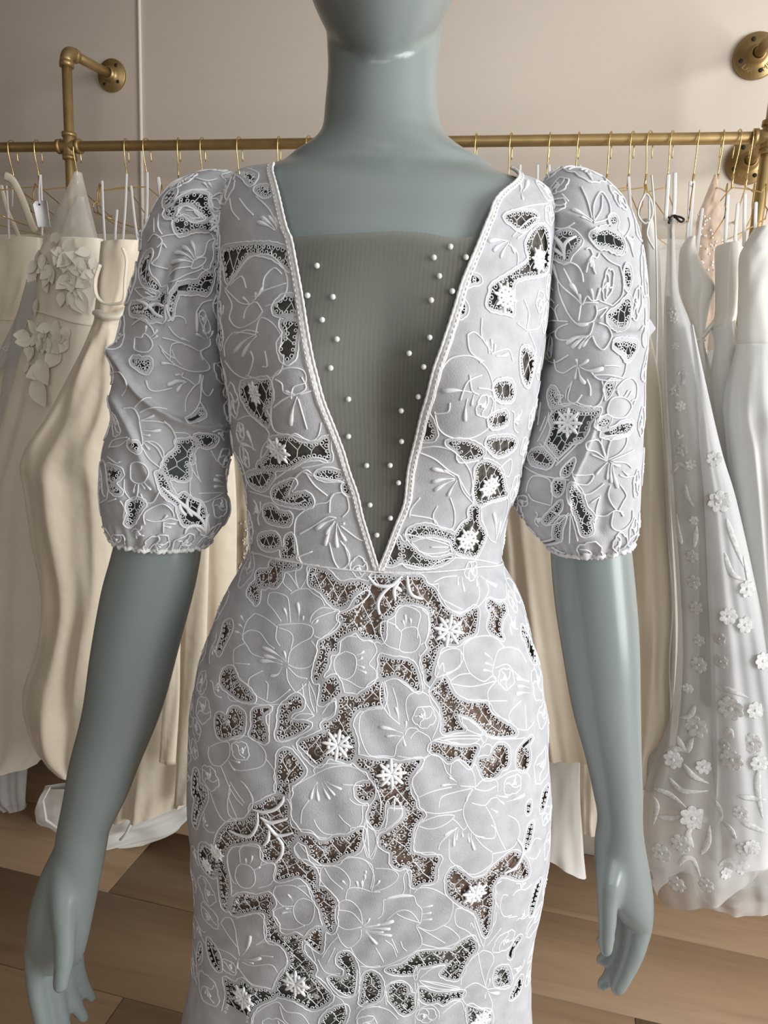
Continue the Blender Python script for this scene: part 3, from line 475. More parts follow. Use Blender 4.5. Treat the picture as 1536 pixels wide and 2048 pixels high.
 "S1170,80 1040,75;S1180,90 1170,140;1070,130 1060,170 1000,180;S1150,110 1140,210;1000,170 1020,250 1080,290 1170,290 1250,240 1270,180 1270,80 1200,60;1160,0 1170,70 1200,90",
 "930,340 1000,330 1080,350 1140,410 1170,480 1160,560 1100,460;930,360 1000,390 1060,440 1110,470;S1090,470 990,435;S1090,480 990,495;S1090,485 1000,535;S1100,490 1060,560;S1080,465 1040,440;1110,480 1130,540 1180,600;1070,570 1090,640 1080,710 1020,710 990,670 880,650;930,570 890,620 880,660;1010,610 990,650 1000,690;1170,490 1180,580",
 "850,740 920,750 1060,790 1050,820 960,830 900,800 850,740;980,800 1060,800",
 "800,890 860,880 960,900 1010,870 1080,850 1200,860 1290,880",
 "1210,610 1220,680 1250,760 1280,780;1230,600 1330,570 1330,640 1300,740;S1280,760 1270,640;S1280,770 1300,680;1290,440 1350,390 1340,470 1300,450"],
'G': ["600,800 700,770 850,750;680,900 640,860 600,990 540,1070 700,1120;S980,1000 940,840;S970,1010 850,890;S960,1030 770,950;S955,1050 740,1060;990,1000 1060,970 1100,850 1180,810;960,1030 1020,1000 1080,1010 1040,1080 940,1110 960,1030;720,1260 870,1180 1030,1120 1050,1070;1050,1110 1130,1160;720,1180 800,1110 930,1090",
 "800,540 860,480 950,500 1080,600 960,640 880,600 800,540;880,520 980,530 1050,600;820,350 950,310 1100,310;S1100,290 1060,240;S1140,290 1110,240;1120,340 1110,440 1140,500;980,190 1100,220 1200,200",
 "500,840 560,760 640,830 590,900;610,560 600,680 640,760;560,600 560,740", "360,1320 480,1310 620,1360 560,1430 440,1400 360,1320;S540,1400 470,1355",
 "T460,1540 560,1480 660,1500;T380,1440 480,1480 570,1580 650,1610",
 "690,1650 780,1600 860,1620 880,1680;700,1700 760,1780 830,1830;T985,1760 985,1660 980,1560;980,1560 1050,1460 1150,1430;S1100,1830 1050,1740;S1070,1840 980,1780;S1110,1820 1150,1750;640,1820 760,1850 900,1900 1010,1960;S920,1870 830,1830;720,2040 730,1900 830,1870 870,1900;610,1900 680,1980 780,2040;1120,1830 1120,1900 1030,1960 1050,2048",
 "360,1880 370,1820 430,1820 460,1780 520,1830 540,1900 500,1960 430,1970 360,1940 360,1880;S470,1770 480,1700;S530,1810 590,1740;S540,1830 590,1800;330,1700 420,1640 520,1700 560,1780"],
'H': ["S730,150 600,130;S790,240 735,245;S830,300 710,310;S830,310 660,340;S840,310 750,400;600,0 660,80 760,160 900,210 1040,200 1060,150 990,60 970,0;700,0 740,90 800,150;810,220 800,260 860,290 920,340;830,600 840,470 920,350 960,320 970,240;980,240 970,500 880,640;1000,250 990,380 1050,450 1100,380;970,500 1030,600;450,300 480,380 560,400 700,370",
 "230,570 330,570 380,650 390,720 420,900 400,930;390,690 480,690 600,700 680,730 740,850 720,920;630,690 700,760 740,860;S400,680 530,635;S420,780 590,780;S420,820 490,830;S430,900 485,970;430,890 540,900 620,1000 600,1130;460,890 560,960 620,1080;340,560 420,480 500,470;390,610 500,560 650,580;400,940 480,1060 590,1150;730,800 850,810 900,870",
 "300,1180 310,1110 370,1090 430,1120 470,1200 440,1280 370,1300 310,1260 300,1180;S350,1310 335,1390;S410,1300 445,1350;S440,1290 500,1360;240,1260 240,1370 300,1450 360,1440 380,1310;400,1400 440,1480 520,1480 580,1380",
 "90,960 140,880 270,850;90,950 200,930 290,860;80,1040 160,1100 200,1090;150,220 200,220 270,350 220,450",
 "900,1000 870,1080 920,1200 980,1290;920,1040 940,1180 970,1280;S1200,1230 1130,1220;S1200,1300 1110,1260;S1200,1330 1110,1330;880,1240 880,1400 960,1480 1060,1470 1200,1390;960,1395 1200,1390;1080,980 1140,1090",
 "T1030,1790 990,1650 860,1550 740,1450 600,1330;T850,1440 850,1540 900,1620;T960,1640 960,1560 980,1490;T1020,1760 960,1710 860,1720 820,1790;T840,1610 790,1560 770,1500;T1030,1760 1030,1640 1060,1600",
 "440,1700 430,1600 500,1540 620,1500 700,1560 720,1620;450,1650 520,1670 620,1660 680,1640 760,1660;S600,1660 655,1610;S620,1680 735,1690;S620,1710 690,1725;620,1680 620,1780;200,1470 240,1540 230,1640;80,1480 160,1450"],
'I': ["680,260 740,400 780,560;800,580 800,430 870,310 950,430 940,560 800,610;880,340 870,480 800,600;S790,590 600,480;S780,600 680,550;500,330 560,400;400,640 520,660 620,600",
 "T530,960 520,850 460,770 400,720;T530,920 540,800 640,740;T520,920 440,860 370,860",
 "520,1010 560,980 640,1010 690,1080 705,1170;520,1040 570,1150 590,1200;S690,1390 580,1190;S690,1380 665,1290;S800,1360 775,1240;S820,1350 860,1230;700,1390 740,1310 780,1350 840,1340;680,1400 720,1370 840,1370;680,1400 660,1540;410,1010 470,1160 540,1250 640,1330 690,1390;420,1000 460,1130 480,1280 540,1440 640,1570 720,1570 800,1540 830,1470 820,1400;1050,1020 1080,1150 1070,1300 980,1400;850,1350 980,1400;880,900 950,970 1050,1020;830,1450 930,1420 860,1520;S420,1250 360,1180;S430,1370 390,1340;S430,1440 360,1400;470,1390 440,1440 470,1540;340,1560 400,1540 560,1550;T650,1575 700,1580 750,1570",
 "560,1570 460,1620 450,1700 530,1730 700,1700 760,1680;800,1560 780,1640 760,1680;S750,1690 600,1800;S750,1690 660,1810;S740,1690 550,1760;S780,1690 700,1790;340,1780 380,1680 460,1630;850,1560 940,1600 970,1700 900,1820 830,1780 790,1690"],
'J': ["350,60 380,110 440,120 560,50;430,90 450,190 520,220 600,170 640,150;S650,150 635,90;S665,150 750,95;S670,160 890,175;S650,160 630,280;S660,170 720,320;600,310 550,380 540,470;690,430 640,500 600,510 560,460 600,300;740,280 770,360 770,440;770,200 830,270 900,290 1050,290;900,150 980,150 1050,160;800,240 940,240 1080,270;1060,0 1110,70 1100,200 1070,270;880,300 900,400 860,510 790,560;460,430 520,440 490,480 520,540 620,510;640,500 700,530 780,540",
 "930,560 970,470 1050,450 1130,480 1160,550 1100,640 1000,650 940,620 930,560;S1040,450 1025,395;S1090,445 1130,390;S1120,460 1160,400;1020,370 1080,300 1160,270 1210,330 1210,440 1180,520;1160,490 1210,470",
 "880,940 880,850 960,820 1100,820 1110,900 1050,990 940,1050;880,930 920,1050;1080,830 980,850 940,950 930,1050;740,960 740,890 850,870 930,1050;740,960 830,980 930,1060;780,1000 920,1060;960,1060 1100,1000 1180,960;980,1070 1100,1080 1160,1130;S930,1080 820,1200;S960,1070 1050,1110;S980,1080 1030,1320;S970,1090 970,1270;S950,1090 930,1240;S1080,1160 1130,1200;1050,1200 1100,1220 1180,1210;610,1200 720,1200 800,1200 740,1290 620,1280;620,1300 690,1380 780,1370 900,1280;960,1300 940,1380 970,1470 1020,1540;1050,1290 1110,1390 1080,1460 1040,1540;860,1400 830,1500 820,1560 830,1620;850,1410 770,1470;830,1590 920,1590 1000,1540 1080,1560;800,1700 810,1640 830,1590;990,1550 970,1680 1020,1730 1090,1720 1160,1640 1170,1540;S1060,1560 1085,1590;600,1170 640,1320 720,1400",
 "160,1360 180,1270 230,1210 330,1220 390,1260 410,1380 400,1480;180,1380 230,1440 400,1490;130,1110 290,1200 570,1250;290,900 380,990 460,1080;330,890 470,1060;440,1110 600,950 700,850;380,600 350,720 270,880;350,640 290,780;270,640 300,500 270,720",
 "570,1560 520,1800;580,1560 620,1700 650,1830;560,1560 480,1650 360,1680;590,1560 520,1600 400,1540;580,1570 570,1850"]}
STARS = dict(skirt=[(675.6, 1488.5, 31), (897, 1260.6, 32), (782.5, 1547, 31), (948, 1785, 31), (592, 1965, 33), (488, 1994, 31), (416, 1729, 20), (435, 1703, 22), (960, 2040, 30)],
             bodice=[(512, 787, 24), (558, 900, 29), (1009, 595, 28), (1075, 520, 26), (977, 973, 27), (934, 1079, 28)], left=[(436, 449, 24)], right=[(1137, 846, 30)])
PEARLS = [(500, 495), (460, 622), (567, 628), (521, 726), (583, 808), (556, 930), (632, 1062), (1067, 414), (997, 460), (1133, 459), (1020, 539), (1075, 604), (986, 642), (980, 801), (893, 868), (956, 926), (933, 1052)]
PEARLS = [(400+x/2.1333, 300+y/2.1333) for x, y in PEARLS]+[(440+x/2.3273, 750+y/2.3273) for x, y in [(845, 165), (597, 284), (846, 308), (682, 420), (792, 419), (831, 500), (698, 604), (793, 665), (730, 744)]]
def T2(t, s):
    ox, oy, k = TILE[t]; return [(ox+float(p.split(',')[0])/k, oy+float(p.split(',')[1])/k) for p in s.split()]
def holes(tiles): return [crom(T2(t, s), 4, True) for t in tiles for s in HOLES[t].split(';')]
def motifs(tiles):
    out = []
    for t in tiles:
        for m in MOTIF[t]:
            L = []
            for s in m.split(';'):
                k = s[0] if s[0] in 'ST' else 'L'; L.append((k, crom(T2(t, s.lstrip('ST')), 6)))
            out.append(L)
    return out
VL = [(548, 330), (556, 385), (573, 455), (585, 487), (602, 581), (616, 675), (629, 740), (644, 797), (668, 857), (688, 910), (706, 965), (720, 1015), (732, 1059), (746, 1105), (757, 1140)]
VR = [(1023, 338), (1000, 390), (977, 436), (948, 506), (925, 562), (911, 610), (897, 656), (883, 700), (869, 741), (855, 797), (844, 832), (827, 900), (814, 973), (803, 1025), (779, 1085), (757, 1140)]
SEAM = [(485, 1102), (520, 1110), (600, 1128), (680, 1140), (757, 1146), (830, 1147), (900, 1143), (960, 1135), (1015, 1122)]
# ================= the room: floor, wall =================
WALLY, RAILY = 1.76, 1.60
def room():
    fl = empty('floor', (0, 0, 0), kind='structure')
    b = MB().box((-4.2, -3.2, -.04), (3.2, WALLY, -.004)); b.build('subfloor', 'dark_hole', fl, False)
    PW, PL = .235, 1.5
    pm = MB(); x, y, c = PL/2-.0003, PW/2-.0003, .0012
    pm.add([(-x, -y, -.012), (x, -y, -.012), (x, y, -.012), (-x, y, -.012), (-x, -y, -.002), (x, -y, -.002), (x, y, -.002), (-x, y, -.002), (-x+c, -y+c, 0), (x-c, -y+c, 0), (x-c, y-c, 0), (-x+c, y-c, 0)],
           [(0, 1, 5, 4), (1, 2, 6, 5), (2, 3, 7, 6), (3, 0, 4, 7), (4, 5, 9, 8), (5, 6, 10, 9), (6, 7, 11, 10), (7, 4, 8, 11), (8, 9, 10, 11)])
    me = pm.mesh('plank'); me.materials.append(MT['oak_plank'])
    for r in range(12):
        yy = WALLY-PW*(r+.5)-.005; sh = [.0, .46, .82, .27, .64, 1.03][r % 6]
        for k in range(-1, 6):
            xx = .55-sh+.12+PL*(k-2)+PL/2+.4
            if xx-PL/2 > 2.4 or xx+PL/2 < -3.2: continue
            o = bpy.data.objects.new('plank', me); COL.objects.link(o); o.location = (xx, yy, 0); o.parent = fl
    wl = MB().box((-4.2, WALLY-.0, -.04), (3.2, WALLY+.12, 3.0)).build('wall_back', 'wall_beige', None, False, kind='structure')
    MB().box((-3.6, -3.2, -.04), (-3.5, WALLY, 3.0)).build('wall_left', 'wall_beige', None, False, kind='structure')
    MB().box((2.75, -3.2, -.04), (2.85, WALLY, 3.0)).build('wall_right', 'wall_beige', None, False, kind='structure')
    MB().box((-3.6, -3.3, -.04), (2.85, -3.2, 3.0)).build('wall_front', 'wall_beige', None, False, kind='structure')
    MB().box((-3.6, -3.3, 3.0), (2.85, WALLY+.1, 3.1)).build('ceiling', 'ceiling_white', None, False, kind='structure')
    a = Wy(279, 40, WALLY)[0]
    t = MB(); t.box((a-.0045, WALLY-.004, 0), (a+.0045, WALLY, 3.0)); t.build('trim_1', 'trim_paint', None, False, kind='structure')
room()

# ================= the pipe rack =================
def rack():
    ra = empty('garment_rack', (-.42, RAILY, 0), label='gold painted pipe clothes rail bolted to the beige wall', cat='clothes rail')
    zr = CAMH+.427; R = .0108; xl, xr = -1.15, .322; zt = CAMH+.625
    m = MB(); m.tube([(-2.6, RAILY, zr), (1.3, RAILY, zr)], R, 20); m.build('rail', 'gold_paint', ra)
    FU = {True: Wy(225, 152, WALLY), False: Wy(1512, 113, WALLY)}; FL = Wy(1496, 325, WALLY)
    for x in (xl, xr):
        m = MB(); m.tube([(x, RAILY, .95), (x, RAILY, zt-.02)], R, 20); m.build('upright', 'gold_paint', ra)
        fc = FU[x < 0]; m = MB(); m.tube([(x, RAILY+.015, zt), tuple(fc-np.array((0, .01, 0)))], R, 20); m.build('wall_arm', 'gold_paint', ra)
        m = MB()                                                # elbow
        an = np.linspace(0, math.pi/2, 9); pts = [(x, RAILY+.022*(1-math.cos(t)), zt-.022+.022*math.sin(t)) for t in an]
        m.tube(pts, .0142, 20); m.lathe((x, RAILY, zt-.034), (0, 0, 1), [(0, .0108), (0, .0155), (.010, .0155), (.012, .0142)], 24)
        m.lathe((x, RAILY+.034, zt), (0, -1, 0), [(0, .0108), (0, .0155), (.010, .0155), (.012, .0142)], 24); m.build('elbow', 'gold_paint', ra)
        m = MB()                                                # cross fitting
        m.tube([(x-.026, RAILY, zr), (x+.026, RAILY, zr)], .0138, 20); m.tube([(x, RAILY, zr-.026), (x, RAILY, zr+.026)], .0138, 20)
        for ax in ((1, 0, 0), (-1, 0, 0), (0, 0, 1), (0, 0, -1)):
            a = np.array(ax); m.lathe(np.array((x, RAILY, zr))+a*.020, a, [(0, .013), (0, .0160), (.009, .0160), (.009, .0108)], 24)
        m.build('cross_fitting', 'gold_paint', ra)
    m = MB(); zlow = CAMH+.450
    m.tube([(xr, RAILY+.01, zr+.004), tuple(FL-np.array((0, .01, 0)))], R, 20); m.build('wall_arm', 'gold_paint', ra)
    def flange(c, big=1.0, txt=None, nh=4, rot=.4):
        c = np.array(c); f = MB(); k = .0365*big
        f.lathe(c, (0, -1, 0), [(0, 0), (0, k), (.005, k), (.0065, k*.97), (.0065, k*.84), (.0095, k*.80), (.0095, .021), (.016, .0155), (.024, .0145), (.024, .0108), (.02, .0108)], 40)
        o = f.build('flange', 'gold_paint', ra, False)
        for q in range(nh):
            a = rot+q*2*math.pi/nh; h = MB(); h.lathe(c+np.array((math.cos(a)*.0255*big, -.0098, math.sin(a)*.0255*big)), (0, -1, 0), [(0, 0), (0, .0042), (.0004, .0042), (.0004, 0)], 14)
            h.build('screw_hole', 'dark_hole', o)
        if txt:
            for ch, a in txt:
                cu = bpy.data.curves.new('letters', 'FONT'); cu.body = ch; cu.size = .013; cu.extrude = .0005; cu.align_x = 'CENTER'; cu.align_y = 'CENTER'
                to = bpy.data.objects.new('letters', cu); COL.objects.link(to); dg = bpy.context.evaluated_depsgraph_get(); me = bpy.data.meshes.new_from_object(to.evaluated_get(dg)); bpy.data.objects.remove(to)
                M = Matrix.Translation(Vector(c+np.array((math.cos(a)*.0255*big, -.0097, math.sin(a)*.0255*big)))) @ Matrix.Rotation(math.pi/2, 4, 'X') @ Matrix.Rotation(a+math.pi/2, 4, 'Z')
                me.transform(M); link('letter', me, 'gold_paint', o, False)
    flange(FU[True], 1.02, None, 4, .9)
    flange(FU[False], 1.2, [('L', -2.35), ('A', -2.08), ('R', -1.85), ('M', -.95), ('I', -.7), ('K', -.5)], 4, .35+math.pi/4*0)
    flange(FL, 1.2, [('V', -2.1), ('I', -1.9), ('X', -1.68), ('M', -.6)], 4, .5)
    for x in (xl, xr):
        f = MB(); an = np.linspace(0, math.pi/2, 9); f.tube([(x, RAILY+.022*(1-math.cos(t)), .95-.022*math.sin(t)) for t in an], .0142, 20); f.tube([(x, RAILY+.022, .928), (x, WALLY-.005, .928)], R, 20); f.build('lower_arm', 'gold_paint', ra)
        flange((x, WALLY, .928))
    return zr
ZR = rack()

# ================= the mannequin =================
def ringrows(rows, nv, nu, off=0):          # rows: Lx,Ly,Rx,Ry,b,d
    R = interp_rows(rows, nv); P = np.zeros((nv, nu, 3)); th = np.arange(nu)*2*math.pi/nu
    for i, (lx, ly, rx, ry, b, d) in enumerate(R):
        L = Wd(lx, ly, d); Q = Wd(rx, ry, d); c = (L+Q)/2; e = (Q-L)/2; f = math.sqrt(max(.2, 1-(b/d)**2)); a = np.linalg.norm(e)
        e = e*(f*(a+off)/a); P[i] = c-np.sin(th)[:, None]*e+(np.cos(th)*(b+off))[:, None]*hd
    return P
def tubeP(mb, P):
    a, b, _ = P.shape; i = np.arange(a-1)[:, None]*b; j = np.arange(b)[None]; j2 = (j+1) % b
    Q = np.stack([i+j, i+j2, i+b+j2, i+b+j], -1).reshape(-1, 4); V = np.vstack([P.reshape(-1, 3), P[0].mean(0), P[-1].mean(0)]); c = a*b
    T = [(c, (q+1) % b, q) for q in range(b)]+[(c+1, (a-1)*b+q, (a-1)*b+(q+1) % b) for q in range(b)]
    mb.add(V, Q, T)
TORSO = [(336, 560, 1005, .066, .725), (350, 520, 1050, .070, .725), (366, 478, 1090, .075, .722), (388, 455, 1108, .081, .72), (420, 446, 1114, .089, .715), (480, 440, 1108, .100, .71), (550, 438, 1100, .107, .71), (640, 440, 1092, .110, .71), (720, 444, 1082, .110, .71), (780, 455, 1074, .107, .712), (836, 462, 1063, .103, .715), (900, 467, 1048, .099, .718), (960, 487, 1035, .095, .72), (1010, 495, 1016, .092, .72), (1060, 499, 1008, .090, .72), (1107, 501, 1004, .089, .72), (1150, 482, 1028, .093, .72), (1180, 464, 1042, .098, .72), (1224, 441, 1056, .105, .72), (1302, 412, 1080, .115, .72), (1354, 396, 1090, .12, .72), (1419, 385, 1097, .125, .72), (1485, 381, 1100, .128, .72), (1568, 378, 1104, .128, .72), (1672, 382, 1099, .122, .72), (1750, 388, 1087, .116, .72), (1828, 392, 1071, .112, .72), (1893, 389, 1061, .11, .72), (1945, 384, 1063, .112, .72), (2048, 365, 1071, .12, .72), (2200, 335, 1105, .15, .72), (2380, 290, 1160, .19, .72), (2620, 225, 1240, .24, .72)]
def bust(P):
    c = Wd(768, 710, .71); x = (P-c)@rt; z = P[..., 2]-(CAMH-.03); dd = (P-c)@hd; fr = np.clip(-dd/.08, 0, 1)
    g = np.exp(-((np.abs(x)-.072)/.045)**2)*np.exp(-(z/.062)**2)*.026*fr
    g += np.exp(-(x/.03)**2)*np.exp(-((z+.0)/.09)**2)*(-.004)*fr
    return P-g[..., None]*hd
def body():
    mb = MB()
    B = [(0, 668, 872, .046, .742), (62, 655, 885, .050, .74), (90, 654, 881, .052, .737), (150, 656, 876, .052, .732), (220, 650, 877, .053, .727), (256, 647, 886, .055, .724), (277, 640, 899, .056, .723), (293, 627, 919, .059, .723), (309, 606, 948, .060, .723), (322, 585, 978, .062, .724)]
    for y, xl, xr, b, d in TORSO:
        if y > 1950: break
        B.append((y+7, xl+(14 if y > 400 else 1), xr-(14 if y > 400 else 1), b-(.008 if y > 400 else .003), d))
    P = rows_d(B, 260, 90, 2.1); P = bust(P); tubeP(mb, P)
    # head: smooth egg, chin forward of the neck
    hc = Wd(768, -150, .712); n, m = 40, 28; V = []
    for i in range(m+1):
        ph = math.pi*i/m
        for j in range(n):
            t = 2*math.pi*j/n; z = math.cos(ph); s = math.sin(ph); k = 1-.22*max(0, -z)**1.5
            V.append(hc+rt*(.074*k*s*math.sin(t))+hd*(.098*k*s*math.cos(t)-.012*max(0, -z))+UP*(.118*z))
    i = np.arange(m)[:, None]*n; j = np.arange(n)[None]; j2 = (j+1) % n
    mb.add(V, np.stack([i+j, i+j2, i+n+j2, i+n+j], -1).reshape(-1, 4))
    # nose ridge of the abstract face
    mb.tube([hc-hd*.080+UP*.045, hc-hd*.090+UP*.015, hc-hd*.096-UP*.018, hc-hd*.088-UP*.03], [.008, .009, .011, .010], 16)
    armL = [(395, 352, 455, 520, .040, .735), (345, 420, 448, 560, .042, .735), (312, 520, 446, 610, .044, .735), (290, 700, 440, 720, .044, .735), (262, 880, 432, 900, .043, .735), (240, 1040, 405, 1060, .041, .735), (224, 1112, 400, 1118, .040, .733), (205, 1181, 386, 1190, .0395, .732), (184, 1300, 355, 1306, .039, .73), (168, 1415, 324, 1421, .037, .727), (142, 1519, 281, 1525, .034, .722), (129, 1592, 252, 1598, .030, .718), (116, 1655, 220, 1660, .026, .714), (110, 1690, 213, 1692, .025, .712), (86, 1738, 204, 1742, .024, .71), (64, 1800, 190, 1812, .023, .708), (53, 1860, 175, 1885, .017, .706), (54, 1905, 160, 1925, .011, .706), (62, 1945, 120, 1950, .005, .705)]
    tubeP(mb, ringrows(armL, 90, 40))
    armR = [(1082, 520, 1150, 355, .040, .735), (1080, 570, 1200, 430, .042, .735), (1082, 620, 1226, 530, .043, .735), (1088, 740, 1232, 720, .043, .735), (1095, 900, 1243, 890, .042, .735), (1101, 1060, 1256, 1050, .040, .735), (1103, 1130, 1264, 1125, .040, .733), (1111, 1215, 1272, 1212, .040, .732), (1124, 1300, 1277, 1298, .039, .73), (1145, 1420, 1279, 1418, .036, .727), (1172, 1519, 1281, 1517, .031, .722), (1188, 1592, 1284, 1590, .027, .718), (1196, 1640, 1284, 1640, .025, .714), (1190, 1683, 1288, 1680, .024, .712), (1190, 1738, 1298, 1735, .024, .71), (1196, 1780, 1306, 1790, .023, .708), (1222, 1812, 1306, 1835, .018, .706), (1240, 1840, 1304, 1865, .012, .706)]
    tubeP(mb, ringrows(armR, 90, 40))
    def finger(pts, rad, d0, d1, ox, oy, k):
        q = crom(pts, 6); r = np.interp(np.linspace(0, 1, len(q)), np.linspace(0, 1, len(rad)), rad)*np.where(np.linspace(0, 1, len(q)) < .08, .9, 1); dd = np.interp(np.linspace(0, 1, len(q)), [0, .35, 1], [d0+(.012 if d1 < .69 else .016), d0-(.010 if d1 < .69 else -.003), d1])
        W = np.array([Wd(ox+a/k, oy+b/k, c) for (a, b), c in zip(q, dd)])
        rr = r/k/F_*((W-CP)@cf)
        tip = W[-1]+(W[-1]-W[-2])/np.linalg.norm(W[-1]-W[-2])*rr[-1]*.45
        W = np.vstack([W, tip]); rr = np.r_[rr, rr[-1]*.62]
        mb.tube(W, rr, 16)
    o = (0, 1300, 2.737)
    finger([(395, 1080), (362, 1270), (350, 1420), (353, 1560), (350, 1700), (330, 1850)], [105, 92, 72, 58, 54, 42], .700, .672, *o)      # thumb
    finger([(215, 1480), (190, 1650), (200, 1850), (235, 2040), (270, 2170)], [66, 56, 52, 46, 36], .704, .70, *o)      # index
    finger([(300, 1500), (290, 1750), (320, 1950), (365, 2120)], [50, 48, 45, 36], .716, .716, *o)
    finger([(380, 1550), (370, 1800), (420, 1950), (465, 2020)], [46, 39, 35, 29], .730, .736, *o)
    finger([(425, 1480), (425, 1700), (460, 1830), (508, 1910)], [42, 36, 32, 26], .742, .752, *o)
    o = (1036, 1300, 2.738)
    finger([(535, 1060), (505, 1220), (492, 1360), (488, 1500), (482, 1655)], [95, 80, 60, 50, 38], .700, .674, *o)
    finger([(655, 1330), (662, 1480), (628, 1660), (540, 1862)], [82, 76, 62, 42], .706, .70, *o)
    finger([(620, 1400), (620, 1560), (560, 1730), (455, 1840)], [56, 46, 42, 36], .716, .716, *o)
    finger([(590, 1400), (560, 1560), (500, 1660), (442, 1705)], [44, 38, 34, 29], .728, .73, *o)
    finger([(560, 1400), (520, 1510), (470, 1570), (440, 1600)], [38, 34, 29, 24], .738, .742, *o)
    # legs and feet under the skirt
    base = Wd(735, 1800, .72)
    for sx in (-1, 1):
        c = base+rt*sx*.078
        pts = [(c[0], c[1], z) for z in (.68, .52, .40, .33, .24, .11, .06)]; mb.tube(pts, [.088, .075, .058, .055, .052, .036, .036], 24)
        f = np.array((c[0], c[1], .0)); mb.tube([f+UP*.06, f-hd*.06+UP*.045, f-hd*.14+UP*.03], [.036, .034, .022], 20, flat=.8)
    me = mb.mesh('mannequin_body')
    o = link('mannequin', me, 'mannequin_paint', None, label='blue grey glossy mannequin with long neck wearing the lace dress', cat='mannequin')
    md = o.modifiers.new('r', 'REMESH'); md.mode = 'VOXEL'; md.voxel_size = .0026; md.use_smooth_shade = True
    sm = o.modifiers.new('s', 'SMOOTH'); sm.factor = .5; sm.iterations = 14
    dg = bpy.context.evaluated_depsgraph_get(); me2 = bpy.data.meshes.new_from_object(o.evaluated_get(dg)); o.modifiers.clear(); o.data = me2
    me2.polygons.foreach_set('use_smooth', [True]*len(me2.polygons))
    b = MB(); b.lathe((base[0], base[1], 0), (0, 0, 1), [(0, 0), (0, .20), (.006, .20), (.009, .197), (.009, 0)], 48); b.build('base_plate', 'gold_paint', o)
    # paint chips on the thumb tips and small scratches
body()

# ================= the lace dress =================
DR = empty('lace_dress', tuple(Wd(740, 1800, .72)*np.array((1, 1, 0))), label='white floral guipure lace dress with deep beaded V neck and puff sleeves, on the mannequin', cat='dress')
P = bust(rows_d(TORSO, 420, 720, 2.15))
def skirtfolds(P):
    x = (P-Wd(740, 1800, .72))@rt; z = P[..., 2]; k = np.clip((.68-z)/.5, 0, 1)**1.4; th = np.arctan2(x, -((P-Wd(740, 1800, .72))@hd))
    A = .004*k*(np.sin(9*th+1)+.6*np.sin(17*th+z*6))+.0008*np.sin(21*th+8*np.sin(z*14))*(z < 1.02)
    c = P.mean(1, keepdims=True); d = P-c; d[..., 2] = 0; d /= np.linalg.norm(d, axis=2)[..., None]+1e-9; return P+d*A[..., None]
TS = Surf(skirtfolds(P))
seam_uv, _ = TS.inv(SEAM); so = np.argsort(seam_uv[:, 0]); su, sv = seam_uv[so, 0], seam_uv[so, 1]
VP_, _ = TS.inv(VL+VR[::-1][1:]); uL, uR = VP_[0, 0], VP_[-1, 0]
vpoly = np.vstack([[uL-.004, -.02], [uL-.002, VP_[0, 1]*.5], VP_, [uR+.002, VP_[-1, 1]*.5], [uR+.004, -.02]])
vend = float(TS.inv([(740, 2047)])[0][0, 1])+.03
def dress_sheet(surf, v0, v1, h, tiles, mirror=None, stars=()):
    sh = Sheet(surf, v0, v1, h); HP = []
    for poly in holes(tiles):
        uv, e = surf.inv(poly)
        if np.mean(e) > 8: continue
        # a slightly scalloped edge
        HP.append(uv)
    out = list(HP)
    if mirror:
        for q in HP:
            for sgn in (-1, 1):
                r = q.copy(); r[:, 0] = 2*sgn*mirror-q[:, 0]
                if np.all(np.abs(r[:, 0]) > mirror*.98) and np.abs(r[:, 0]).max() < surf.C*.47: out.append(r)
    for q in out: sh.cut(q)
    a, b = np.meshgrid(sh.u, sh.v); sh.f = sh.f+np.where(sh.f > -.004, .00035*np.sin(a*1700)*np.sin(b*1700), 0)
    return sh
